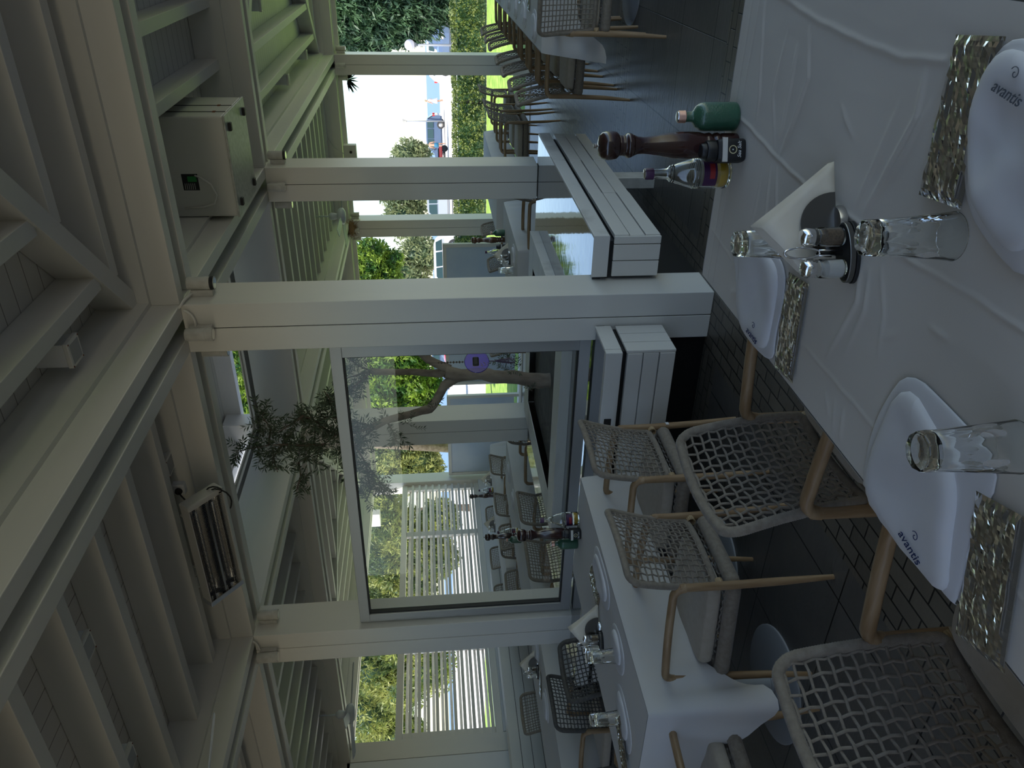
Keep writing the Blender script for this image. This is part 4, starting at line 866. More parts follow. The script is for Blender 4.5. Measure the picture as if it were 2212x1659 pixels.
for k, (x, y) in enumerate(((-5.5, 4.6), (-5.5, 4.0), (-2.85, 7.1), (-3.2, 7.75), (-2.85, 9.5), (-5.5, 6.6), (-5.5, 7.1), (-7.3, 8.6), (-7.3, 7.8))):
    linen(('white napkin on the table beyond the left one, right end', 'white napkin on the table beyond the left one, at the frame side', 'white napkin on the middle table by its small tumbler', 'white napkin on the middle table in front of the mill', 'white napkin on the table of the three chairs', 'white napkin on the cloth seen through the glass, nearer', 'white napkin on the cloth seen through the glass, farther', 'white napkin on the far table, right one', 'white napkin on the far table, left one')[k],
          [(x-.1, y-.13), (x+.1, y-.12), (x+.12, y+.1), (x-.02, y+.15), (x-.11, y+.1)], [(x-.08, y-.11), (x+.08, y-.1), (x+.09, y+.08), (x-.02, y+.12), (x-.09, y+.08)], .02, 60+k)
# cutlery in clear film sleeves
def cutlery(label, loc, rz, L=.228, W=.098, seed=1):
    t = thing('cutlery_pack', label, 'cutlery pack', loc, rz); hl, hw = L/2, W/2
    MB().box(-hl+.004, hl-.004, -hw+.004, hw-.004, 0, .0016).build('paper_insert', M['sleeve'], t)
    k = MB(); y = -hw*.52
    pts = [(hl*.95, y-.008), (hl*.95, y+.008), (hl*.2, y+.0065), (hl*.05, y+.006), (-.01, y+.010), (-hl*.6, y+.011), (-hl*.93, y+.001), (-hl*.90, y-.006), (-.01, y-.008), (hl*.1, y-.006)]
    k.prism(pts[::-1], .002, .0052).build('knife', M['steel'], t, bevel=.001)
    f = MB(); y = hw*.38
    f.tube([(hl*.93, y, .0045), (hl*.5, y, .0045), (0, y, .006), (-hl*.35, y, .0075)], [.0065, .0048, .0032, .0042], 10, flat=.35, up=(0, 0, 1))
    f.prism([(-hl*.33, y-.005), (-hl*.33, y+.005), (-hl*.45, y+.0115), (-hl*.6, y+.012), (-hl*.6, y-.012), (-hl*.45, y-.0115)], .0048, .0068)
    for q in (-1.5, -.5, .5, 1.5): f.tube([(-hl*.58, y+q*.0062, .0058), (-hl*.78, y+q*.0062, .0042), (-hl*.94, y+q*.0058, .0062)], [.0022, .002, .0012], 6)
    f.build('fork', M['steel'], t, smooth=True, angle=.6)
    nx, ny = 34, 16; G = []
    for i in range(nx+1):
        row = []
        for j in range(ny+1):
            u = -1+2*i/nx; v = -1+2*j/ny; e = min(1, (1-abs(u))*9)*min(1, (1-abs(v))*5)
            z = .0022+e*(.0070+.0034*noise.noise(Vector((u*5, v*7, seed)))+.0026*abs(noise.noise(Vector((u*2+v*9, v*3, seed+4))))); row.append((u*hl*1.01, v*hw*1.02, z))
        G.append(row)
    MB().grid(G).build('film', M['film'], t, smooth=False); return t
cutlery('fork and knife in a clear sleeve beside the napkin by the caddy', (-.778, 1.484, ZC+.001), .13)
c2 = cutlery('fork and knife in a crumpled clear sleeve jutting over the near table edge', (-.815, .745, ZC+.0035), .30, .235, .105, 5)
cutlery('fork and knife in a clear sleeve beside the bottom right napkin', (-.252, 1.128, ZC+.001), .10, .236, .11, 8)
cutlery('clear cutlery sleeve on the left table at its window end', (-3.03, 2.90, ZC+.001), PI/2-.1, seed=12); cutlery('clear cutlery sleeve on the left table by its near end', (-3.22, 2.12, ZC+.014), 1.1, seed=15)
for k, (x, y) in enumerate(((-.50, 6.45), (-.5, 7.1), (-5.62, 4.3))):
    cutlery(('clear cutlery sleeve on the right-hand table behind the rope chair', 'second clear cutlery sleeve on the right-hand table', 'clear cutlery sleeve on the table beyond the left one')[k], (x, y, ZC+.001), .2*k, seed=20+k)
# stemmed wine glasses upside down on the right-hand table, mugs at the far left
def wine_glass(label, loc):
    t = thing('wine_glass', label, 'glass', loc)
    MB().lathe([(.034, .175), (.034, .1735), (.006, .170), (.0042, .165), (.0040, .095), (.010, .088), (.030, .074), (.040, .05), (.039, .02), (.034, 0), (.033, 0), (.0378, .02), (.0387, .05), (.029, .072), (.008, .085)], (0, 0, 0), 32, capb=True, capt=True).build('glass_body', M['glass'], t, smooth=True, angle=.9); return t
wg = wine_glass('upturned stemmed wine glass on the right-hand table beside the rope chair back', (-.42, 6.25, ZC))
dup(wg, (-.40, 6.05, ZC), 0, 'second upturned wine glass, closest to the right frame edge')
# ================================================================ fittings under the ceiling
def flood(loc, label, s=.058, h=.13):
    t = thing('ceiling_floodlight', label, 'lamp', loc)
    MB().box(-s, s, -s, s, -.022, 0).build('rim', M['white'], t, bevel=.004); MB().box(-s*.9, s*.9, -s*.9, s*.9, 0, h).build('housing', M['white_wall'], t)
    MB().box(-s*.74, s*.74, -s*.74, s*.74, -.0235, -.02).build('lamp_glass', M['greymetal'], t)
    for a in (-1, 1):
        for b in (-1, 1): MB().lathe([(.004, -.0235), (.004, -.022)], (a*s*.88, b*s*.88, 0), 10).build('screw', M['rust'], t)
    return t
f0 = flood((-1.625, 3.085, 3.10), 'square white floodlight in the ceiling bay nearest the corner post')
for x, y, l in ((-2.73, 2.44, 'square floodlight between joists left of the twin beams'), (-3.52, 2.44, 'square floodlight between joists near the bottom left frame edge'), (-2.72, 3.735, 'square floodlight partly hidden by the first joist above the heater socket'),
                (-3.60, 3.735, 'square floodlight partly hidden by the joist behind the heater'), (-1.62, 9.45, 'square floodlight deep in the far right ceiling, nearer of two'), (-1.60, 11.1, 'square floodlight deep in the far right ceiling, farther of two'), (-.77, 8.40, 'square floodlight at the top edge of the far right ceiling')):
    o = dup(f0, (x, y, 3.10), 0, l)
# big cream steel box
t = thing('steel_equipment_box', 'large cream steel box with black rubber feet hanging under the roof', 'equipment box', (-1.41, 5.40, 2.795))
MB().box(-.318, .318, -.30, .30, .012, .43).build('case', M['box'], t, bevel=.012)
MB().box(-.322, .322, -.304, .304, 0, .014).build('bottom_plate', M['bracket'], t, bevel=.004)
for x_ in (-.24, .24):
    for y_ in (-.22, .22): MB().prism([(x_-.026, y_-.018), (x_+.026, y_-.018), (x_+.026, y_+.018), (x_-.026, y_+.018)], -.018, 0).build('rubber_foot', M['rubber'], t, bevel=.004)
for y_ in (-.17, .02): MB().box(.318, .3215, y_, y_+.006, .02, .43).build('panel_gap', M['dark'], t)
for y_, z_ in ((-.17, .09), (.02, .10), (-.17, .40)): MB().box(.318, .323, y_-.012, y_+.014, z_-.01, z_+.008).build('rust_spot', M['rust'], t)
MB().box(-.14, -.035, -.3015, -.298, .225, .325).build('sticker', M['rubber'], t)
MB().box(-.085, -.05, -.3022, -.300, .235, .29).build('green_print', mat('green_print', (.02, .22, .05), .5), t)
for k in range(6): MB().box(-.135, -.095, -.3022, -.300, .25+.012*k, .253+.012*k).build('print_line', M['labelsilver'], t)
MB().tube([(-.045, -.303, .24), (-.05, -.33, .20), (-.09, -.345, .14), (-.16, -.34, .115), (-.22, -.33, .14), (-.25, -.31, .22), (-.255, -.303, .34)], .006, 8).build('cable', M['white'], t, smooth=True)
for x_ in (-.29, .29): MB().box(x_-.015, x_+.015, -.02, .02, .43, .444).build('hanger', M['bracket'], t)
# radiant heater
t = thing('radiant_heater', 'grey radiant ceiling heater with two coiled elements above the left table', 'heater', (-3.20, 3.545, 2.862))
u_ = Vector((1, 0, 0)); v_ = Vector((0, -.77, .638)); n_ = Vector((0, -.638, -.77))
t.rotation_euler = Matrix((u_, v_, u_.cross(v_))).transposed().to_euler()
if u_.cross(v_).dot(n_) < 0: FS = -1
else: FS = 1
hw, hl, dp = .115, .345, .075
def hb(x0, x1, y0, y1, a, b): z0, z1 = sorted((-a*FS, -b*FS)); return MB().box(x0, x1, y0, y1, z0, z1)
hb(-hl, hl, -hw, hw, dp-.01, dp).build('back_shell', M['heatgrey'], t)
hb(-hl, hl, -hw, -hw+.006, 0, dp-.01).build('side_shell', M['heatgrey'], t); hb(-hl, hl, hw-.006, hw, 0, dp-.01).build('side_shell', M['heatgrey'], t)
hb(-hl+.002, hl-.002, -hw+.007, hw-.007, dp-.02, dp-.011).build('cavity', M['heatdark'], t)
for s in (-1, 1): hb(min(s*hl, s*(hl+.035)), max(s*hl, s*(hl+.035)), -hw-.004, hw+.004, -.006, dp+.004).build('end_cap', M['heatgrey'] if s > 0 else M['chrome'], t, bevel=.01 if s > 0 else .002)
for y_ in (-.055, .055):
    zt_ = -.035*FS; A = [(-math.cos(a)*.040, math.sin(a)*.034) for a in [PI*k/12 for k in range(13)]]
    MB().grid([[(x_, y_+a, -FS*(.022+b)) for a, b in A] for x_ in (-hl+.02, hl-.02)]).build('reflector', M['coil'], t, smooth=True)
    P = [(-.27+.54*k/480, y_+.014*math.cos(k*PI/4), zt_+.014*math.sin(k*PI/4)) for k in range(481)]; MB().tube(P, .0022, 4).build('coil_element', M['coil'], t, smooth=True)
    MB().tube([(-.30, y_, zt_), (.30, y_, zt_)], .010, 10).build('quartz_tube', M['coil'], t, smooth=True)
hb(-hl+.01, hl-.01, -.006, .006, 0, .03).build('divider', M['coil'], t)
gm = MB()
for k in range(60): x_ = -hl+.012+(2*hl-.024)*k/59; gm.tube([(x_, -hw+.006, -FS*.004), (x_, hw-.006, -FS*.004)], .0011, 4)
for k in range(3): y_ = -.07+.07*k; gm.tube([(-hl, y_, -FS*.006), (hl, y_, -FS*.006)], .0013, 4)
gm.build('wire_guard', M['steel'], t)
for s in (-.2, .2): MB().tube([(s, hw*.2, -FS*(-dp)) if 0 else (s, .02, -FS*dp), (s, .06, -FS*(dp+.11))], .010, 8).build('mounting_arm', M['bracket'], t)
t = thing('power_socket', 'white outdoor power socket with open flap above the heater', 'socket', (at_y(390, 1048, 3.79).x, 3.77, at_y(390, 1048, 3.79).z))
MB().box(-.036, .036, -.03, .026, -.036, .036).build('socket_box', M['white_wall'], t, bevel=.006)
MB().lathe([(.022, 0), (.020, .012)], (0, 0, 0), 20, Matrix.Translation((0, -.036, -.004)) @ Matrix.Rotation(PI/2, 4, 'X')).build('black_plug', M['rubber'], t, smooth=True, angle=.6)
MB().box(-.03, .03, -.075, -.03, .034, .038).build('flap', M['paper'], t)
sp_ = Vector(t.location)
t = MB().tube([tuple(sp_+Vector((0, -.045, -.005))), tuple(sp_+Vector((-.03, -.07, -.03))), (-2.96, 3.60, 2.93), (-2.865, 3.62, 2.90), (-2.80, 3.62, 2.86), (-2.79, 3.60, 2.80), (-2.82, 3.60, 2.775), (-2.85, 3.61, 2.80), (-2.84, 3.62, 2.86), (-2.80, 3.61, 2.83), (-2.83, 3.60, 2.75), (-2.90, 3.60, 2.735), (-2.96, 3.60, 2.76)], .0055, 8).build('power_cable', M['rubber'], None, smooth=True, sub=1)
tag(t, 'black power cable looping from the socket to the heater end', 'cable')
# surface cable around the corner post head
tag(MB().tube([(-1.80, 3.782, 3.02), (-1.775, 3.785, 2.90), (-1.765, 3.785, 2.85), (-1.742, 3.80, 2.845), (-1.742, 3.90, 2.83), (-1.742, 3.94, 2.80)], .008, 8).build('surface_cable', M['white'], None, smooth=True, sub=1), 'white painted cable running round the head of the nearest post to its spotlight', 'cable')
tag(MB().tube([(-1.78, 3.79, 2.85), (-1.80, 3.79, 2.80), (-1.87, 3.79, 2.79), (-1.90, 3.79, 2.81)], .008, 8).build('surface_cable', M['white'], None, smooth=True, sub=1), 'white painted cable on the near face of the nearest post', 'cable')
tag(MB().tube([(-4.262, 3.79, 3.02), (-4.27, 3.79, 2.88), (-4.29, 3.79, 2.84), (-4.36, 3.79, 2.83), (-4.40, 3.79, 2.82)], .008, 8).build('surface_cable', M['white'], None, smooth=True, sub=1), 'white painted cable on the head of the post left of the glass pane', 'cable')
# ceiling fans
def ceiling_fan(label, loc, rz, blade=.60):
    t = thing('ceiling_fan', label, 'fan', loc, rz)
    MB().lathe([(.045, .43), (.055, .45), (.055, .49)], (0, 0, 0), 20).build('canopy', M['fan'], t, smooth=True, angle=.6); MB().lathe([(.011, .10), (.011, .44)], (0, 0, 0), 12).build('rod', M['fan'], t, smooth=True)
    MB().lathe([(.03, .06), (.045, .09), (.05, .14), (.03, .17), (.012, .18)], (0, 0, 0), 20).build('coupling', M['fan'], t, smooth=True); MB().lathe([(.02, -.05), (.07, -.045), (.11, -.02), (.115, .02), (.09, .05), (.03, .062)], (0, 0, 0), 28).build('motor', M['fan'], t, smooth=True)
    for k in range(3): R = Matrix.Rotation(2*PI*k/3, 4, 'Z') @ Matrix.Rotation(.22, 4, 'X'); MB().prism([(.09, -.02), (blade*.4, -.055), (blade, -.06), (blade+.03, -.02), (blade+.02, .05), (blade*.4, .05), (.09, .02)], -.004, .004, R).build('blade', M['fan'], t, bevel=.002)
    return t
fn = ceiling_fan('pale grey ceiling fan hanging between the right posts far back', (-3.53, 10.37, 2.745), .5)
dup(fn, (-8.14, 6.02, 2.70), 1.3, 'pale grey ceiling fan hanging at the far left beyond the post')
dup(fn, (-4.02, 2.26, 2.80), 1.03, 'grey fan blade reaching in at the bottom left frame edge under the joists')
p = at_y(808, 1118, 12.20); t = thing('wall_speaker', 'small white box with red light on the far beam left of the olive leaves', 'box', p); MB().box(-.16, .16, -.1, .06, -.13, .13).build('case', M['box'], t, bevel=.01); MB().lathe([(.012, 0), (.012, .004)], (-.1, -.101, .08), 12).build('red_light', M['tail'], t)
p = at_y(752, 332, 12.2); t = thing('junction_box', 'small cream box with black knob on the far beam against the sky', 'box', p); MB().box(-.10, .14, -.06, .06, -.13, .06).build('case', M['box'], t, bevel=.008); MB().lathe([(.02, 0), (.02, .02)], (.04, -.06, -.05), 12, Matrix.Rotation(PI/2, 4, 'X')).build('knob', M['dark'], t); MB().tube([(.0, 0, .06), (.1, -.02, .2), (.25, 0, .28)], .007, 6).build('cable', M['box'], t)
nb = MB(); r2 = random.Random(8)
for k in range(150):
    a = r2.uniform(0, 2*PI); o = Vector((r2.gauss(0, .06), r2.gauss(0, .04), r2.gauss(0, .035))); d = Vector((math.cos(a), math.sin(a)*.4, r2.uniform(-.9, .3))).normalized()*r2.uniform(.06, .22); nb.tube([o-d*.5, o+Vector((0, 0, .01)), o+d*.5], .0022, 4)
nb.lathe([(.02, -.05), (.09, -.03), (.10, .02), (.06, .05)], (0, 0, 0), 14)
o = nb.build('bird_nest', M['straw']); o.location = (-4.36, 12.20, 2.82); tag(o, 'messy straw bird nest on top of the far post', 'nest')
tf = MB()
for k in range(40):
    a = r2.uniform(0, 2*PI); d = Vector((math.cos(a), 0, math.sin(a)*.5-.5)).normalized()*r2.uniform(.1, .25); n = Vector((d.z, 0, -d.x)).normalized()*.012; b = Vector((0, 0, 0)); tf.quad(b, b+d*.5+n, b+d, b+d*.5-n)
o = tf.build('dry_sprig', M['cypress']); o.location = tuple(at_y(750, 172, 12.55)); tag(o, 'small dark sprig hanging beside the far right post head', 'sprig')

# ================================================================ olive tree
t = thing('olive_tree', 'olive tree with forked grey trunk growing in the white planter', 'tree', (0, 0, 0))
br = lambda P, R, yy: ([tuple(at_y(px, py, y)) for (px, py), y in zip(P, yy)], R)
def limb(P, R, yy, nm='branch', rough=.06):
    pts, R = br(P, R, yy); Q = []; RR = []
    for i in range(len(pts)-1):
        for k in range(4): f = k/4; a = Vector(pts[i]).lerp(Vector(pts[i+1]), f); q = R[i]+(R[i+1]-R[i])*f; Q.append(a+Vector((noise.noise(a*9), 0, noise.noise(a*9+Vector((5, 5, 5)))))*q*.35); RR.append(q*(1+.16*noise.noise(a*14)))
    Q.append(Vector(pts[-1])); RR.append(R[-1]); return MB().tube(Q, RR, 14).build(nm, M['bark'], t, smooth=True)
limb([(1206, 823), (1180, 822), (1120, 817), (1075, 812), (1030, 808), (990, 808), (962, 803)], [.064, .058, .052, .047, .046, .052, .048], [5.15]*7, 'trunk')
limb([(985, 812), (958, 833), (945, 862), (928, 882), (905, 890), (870, 899), (835, 908), (808, 922)], [.040, .036, .034, .036, .030, .028, .026, .030], [5.15, 5.12, 5.08, 5.05, 5.0, 4.95, 4.9, 4.88])
limb([(970, 802), (935, 806), (890, 803), (845, 803), (800, 801)], [.040, .030, .026, .024, .026], [5.17, 5.22, 5.27, 5.3, 5.3])
limb([(972, 798), (940, 784), (915, 765), (885, 748), (860, 735)], [.036, .032, .030, .027, .022], [5.17, 5.2, 5.25, 5.3, 5.3])
TW = [([(800, 801), (775, 790), (748, 772)], 5.3), ([(798, 803), (765, 812), (745, 818)], 5.28), ([(798, 806), (765, 835), (740, 855), (705, 868)], 5.25), ([(808, 922), (770, 912), (735, 905), (700, 900), (672, 902)], 4.9), ([(808, 925), (790, 940), (765, 960), (735, 985)], 4.88),
      ([(800, 925), (765, 935), (725, 940), (700, 960), (672, 985), (645, 1000)], 4.85), ([(672, 902), (650, 905), (636, 905)], 4.9), ([(725, 940), (700, 925), (676, 905), (655, 898)], 4.86), ([(700, 960), (655, 962), (610, 960), (580, 962), (545, 968), (510, 975)], 4.8), ([(610, 960), (590, 990), (600, 1020)], 4.8),
      ([(645, 1000), (650, 1030), (640, 1060)], 4.8), ([(765, 960), (790, 1000), (820, 1040), (828, 1075)], 4.7), ([(765, 960), (770, 1000), (760, 1040)], 4.75), ([(580, 960), (585, 925), (570, 905), (560, 895)], 4.8), ([(655, 898), (630, 915), (600, 935)], 4.85), ([(735, 905), (720, 870), (700, 845)], 4.92), ([(835, 908), (850, 935), (858, 960)], 4.95), ([(790, 1000), (800, 1060), (790, 1085)], 4.7)]
tw = MB(); lf = MB(); r3 = random.Random(12)
def leaf(p, d, L):
    s = d.cross(Vector((r3.uniform(-1, 1), r3.uniform(-1, 1), r3.uniform(-1, 1)))).normalized()*L*.13; e = p+d*L; n = d.cross(s).normalized()*L*.06
    k = len(lf.v); lf.v += [p, p+d*L*.45+s+n, e, p+d*L*.45-s+n]; lf.f += [(k, k+1, k+2), (k, k+2, k+3)]
def sprig(p, d, n, L=.052):
    d = d.normalized(); pts = [p]; q = p.copy()
    for i in range(n): q = q+d*.022; d = (d+Vector((r3.gauss(0, .12), r3.gauss(0, .12), r3.gauss(0, .12)-.03))).normalized(); pts.append(q.copy())
    tw.tube(pts, .0012, 4)
    for i in range(1, len(pts)):
        s = d.cross(Vector((0, 1, .3))).normalized()
        for sg in (1, -1): leaf(pts[i], (d*.8+s*sg*(.9)+Vector((0, r3.gauss(0, .4), 0))).normalized(), L*r3.uniform(.7, 1.15))
    leaf(pts[-1], d, L)
for P, y in TW:
    pts = [at_y(px, py, y+.04*math.sin(i*2.)) for i, (px, py) in enumerate(P)]; n = len(pts)
    tw.tube([tuple(q) for q in pts], [max(.0025, .009*(1-i/n)) for i in range(n)], 6)
    for i in range(n-1):
        L = (pts[i+1]-pts[i]).length
        for k in range(int(L/.014*(1 if i else .5))):
            f = r3.random(); b = pts[i].lerp(pts[i+1], f); d = Vector((r3.gauss(0, 1), r3.gauss(0, .8), r3.gauss(.1, .9))); sprig(b, d, r3.randint(3, 8))
for px, py, y in ((1100, 785, 5.05), (1120, 795, 5.05), (1080, 780, 5.1), (1105, 800, 5.0), (1150, 845, 5.05), (935, 880, 5.0), (880, 915, 4.9)):
    b = at_y(px, py, y)
    for k in range(4): sprig(b, Vector((r3.gauss(.6, .7), r3.gauss(0, .5), r3.gauss(.3, .7))), r3.randint(3, 7), .034)
tw.build('twigs', M['bark2'], t, smooth=True); lf.build('leaves', M['olive'], t)
# cobalt disc hanging beside the trunk
p = at_y(1030, 781, 4.75); t = thing('glass_ornament', 'cobalt blue glass disc ornament hanging in front of the olive trunk', 'ornament', p, .95)
R = Matrix.Rotation(PI/2, 4, 'X'); MB().lathe([(.002, -.004), (.085, -.004), (.088, 0), (.085, .004), (.002, .004)], (0, 0, 0), 48, R).build('glass_disc', M['cobalt'], t, smooth=True, angle=.6)
MB().box(-.035, .035, -.012, .012, -.015, .03).build('inner_motif', M['rubber'], t, bevel=.01)
ch = MB()
for k in range(9): ch.lathe([(.001, -.008), (.008+.003*(k % 2), 0), (.001, .008)], (0, 0, .10+.021*k), 10)
ch.tube([(0, 0, .09), (0, 0, .36)], .002, 6); ch.build('bead_chain', M['bark2'], t, smooth=True)
ts = MB()
for k in range(14): a = 2*PI*k/14; ts.tube([(0, 0, -.12), (.010*math.cos(a), .010*math.sin(a), -.16), (.02*math.cos(a), .02*math.sin(a), -.23-.02*(k % 3))], .0022, 4)
ts.tube([(0, 0, -.088), (0, 0, -.12)], .004, 6); ts.build('tassel', M['labelpurple'], t)
# ================================================================ outdoors
def leaves(mb, c, rad, n, L, W, r, long=None, shell=.35):
    for _ in range(n):
        d = Vector((r.gauss(0, 1), r.gauss(0, 1), r.gauss(0, 1))).normalized(); q = (1-shell*r.random()**1.3)
        bump_ = 1+.28*noise.noise(d*2.3+Vector(c)*.37)+.14*noise.noise(d*6)
        p = Vector((c[0]+d.x*rad[0]*q*bump_, c[1]+d.y*rad[1]*q*bump_, c[2]+d.z*rad[2]*q*bump_))
        if p.z < .03: continue
        a = (d*.6+Vector((r.gauss(0, .6), r.gauss(0, .6), r.gauss(0, .6)))+(Vector(long) if long else Vector((0, 0, 0)))).normalized(); b = a.cross(Vector((r.gauss(0, 1), r.gauss(0, 1), r.gauss(0, 1)))).normalized()
        l = L*r.uniform(.6, 1.3); w_ = W*r.uniform(.6, 1.3); k = len(mb.v); mb.v += [p-a*l*.5, p+b*w_*.5, p+a*l*.5, p-b*w_*.5]; mb.f.append((k, k+1, k+2, k+3))
def tree(label, balls, m, L, W, dens, seed, trunk=None, long=None, core=True, bark='bark2'):
    r = random.Random(seed); t = thing('tree', label, 'tree', (0, 0, 0)); mb = MB(); cr = MB()
    for c, rad in balls:
        leaves(mb, c, rad, int(dens*(rad[0]*rad[2]+rad[0]*rad[1])), L, W, r, long)
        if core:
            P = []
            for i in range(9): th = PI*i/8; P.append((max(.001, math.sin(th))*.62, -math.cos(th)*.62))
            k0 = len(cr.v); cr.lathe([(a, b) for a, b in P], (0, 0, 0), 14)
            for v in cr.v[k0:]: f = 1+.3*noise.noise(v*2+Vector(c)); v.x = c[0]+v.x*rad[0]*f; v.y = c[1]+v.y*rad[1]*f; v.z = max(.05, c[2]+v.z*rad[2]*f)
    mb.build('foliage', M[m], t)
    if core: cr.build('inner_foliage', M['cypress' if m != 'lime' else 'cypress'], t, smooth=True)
    if trunk:
        for (a, b, ra, rb) in trunk: MB().tube([a, Vector(a).lerp(Vector(b), .5)+Vector((.1, 0, 0)), b], [ra, (ra+rb)/2, rb], 10).build('trunk', M[bark], t, smooth=True)
    return t
def ball(px, py, rp, y, k=1.): c = at_y(px, py, y); r = rp*(c-EYE).length/FPX; return ((c.x, c.y, c.z), (r, r*.8, r*k))
# hedge
r = random.Random(4)
for x0, x1, lab in ((-4.2, 6.5, 'clipped glossy green hedge behind the lawn at the right'), (-9.2, -4.2, 'looser part of the hedge with pale leaves where the path begins')):
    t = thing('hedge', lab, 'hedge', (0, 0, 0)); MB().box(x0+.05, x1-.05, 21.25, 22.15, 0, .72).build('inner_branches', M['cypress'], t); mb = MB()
    for _ in range(int((x1-x0)*1500)):
        x = r.uniform(x0, x1); f = r.random()
        if f < .6: p = Vector((x, 21.12+r.uniform(-.03, .16)+.06*noise.noise(Vector((x*2, 0, 1))), r.uniform(.05, .86)))
        else: p = Vector((x, r.uniform(21.1, 22.3), .80+r.uniform(-.05, .08)+.06*noise.noise(Vector((x*1.6, 3, 1)))))
        a = Vector((r.gauss(0, 1), r.gauss(-.2, 1), r.gauss(.4, 1))).normalized(); b = a.cross(Vector((r.gauss(0, 1), r.gauss(0, 1), r.gauss(0, 1)))).normalized(); l = r.uniform(.05, .085); k = len(mb.v); mb.v += [p-a*l*.5, p+b*l*.3, p+a*l*.5, p-b*l*.3]; mb.f.append((k, k+1, k+2, k+3))
    mb.build('leaves', M['hedge'], t)
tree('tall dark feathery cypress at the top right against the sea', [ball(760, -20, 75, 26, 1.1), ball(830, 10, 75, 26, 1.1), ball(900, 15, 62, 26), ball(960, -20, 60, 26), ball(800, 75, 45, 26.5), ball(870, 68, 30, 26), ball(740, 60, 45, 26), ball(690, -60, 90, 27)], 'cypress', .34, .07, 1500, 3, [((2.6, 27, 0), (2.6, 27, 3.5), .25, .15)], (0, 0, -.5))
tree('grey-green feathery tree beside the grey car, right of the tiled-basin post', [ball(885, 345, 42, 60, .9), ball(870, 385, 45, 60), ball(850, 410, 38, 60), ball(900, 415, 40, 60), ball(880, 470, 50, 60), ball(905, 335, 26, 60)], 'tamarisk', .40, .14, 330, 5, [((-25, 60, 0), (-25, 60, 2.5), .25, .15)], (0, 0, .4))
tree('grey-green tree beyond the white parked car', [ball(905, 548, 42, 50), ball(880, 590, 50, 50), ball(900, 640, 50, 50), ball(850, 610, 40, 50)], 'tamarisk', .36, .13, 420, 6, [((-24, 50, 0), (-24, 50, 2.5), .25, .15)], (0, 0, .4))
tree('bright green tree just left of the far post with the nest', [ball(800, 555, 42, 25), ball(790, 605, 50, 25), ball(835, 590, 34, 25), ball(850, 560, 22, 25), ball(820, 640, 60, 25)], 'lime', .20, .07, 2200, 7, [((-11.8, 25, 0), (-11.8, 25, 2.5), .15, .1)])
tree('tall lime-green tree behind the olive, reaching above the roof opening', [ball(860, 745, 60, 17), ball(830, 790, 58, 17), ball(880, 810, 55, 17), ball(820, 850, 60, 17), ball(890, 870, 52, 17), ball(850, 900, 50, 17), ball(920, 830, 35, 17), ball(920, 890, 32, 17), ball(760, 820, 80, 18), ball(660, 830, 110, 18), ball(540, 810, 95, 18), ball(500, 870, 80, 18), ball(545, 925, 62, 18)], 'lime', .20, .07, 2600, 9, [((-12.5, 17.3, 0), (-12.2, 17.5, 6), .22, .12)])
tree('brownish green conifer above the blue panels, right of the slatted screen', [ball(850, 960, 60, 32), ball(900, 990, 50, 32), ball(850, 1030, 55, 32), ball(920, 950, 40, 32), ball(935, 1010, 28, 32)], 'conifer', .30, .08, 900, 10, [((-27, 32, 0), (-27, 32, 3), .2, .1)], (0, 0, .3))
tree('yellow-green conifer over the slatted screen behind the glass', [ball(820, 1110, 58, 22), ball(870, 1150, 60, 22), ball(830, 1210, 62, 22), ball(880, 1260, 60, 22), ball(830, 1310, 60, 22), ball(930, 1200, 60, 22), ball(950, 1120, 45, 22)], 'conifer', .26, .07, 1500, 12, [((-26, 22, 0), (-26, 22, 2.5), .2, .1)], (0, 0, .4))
tree('yellow-green conifer over the slatted screen at the far left', [ball(800, 1440, 60, 17), ball(860, 1480, 60, 17), ball(800, 1540, 62, 17), ball(860, 1590, 60, 17), ball(920, 1440, 60, 17), ball(820, 1640, 60, 17), ball(850, 1390, 50, 17)], 'conifer', .24, .065, 1300, 13, [((-30, 17, 0), (-30, 17, 2.5), .2, .1)], (0, 0, .4))
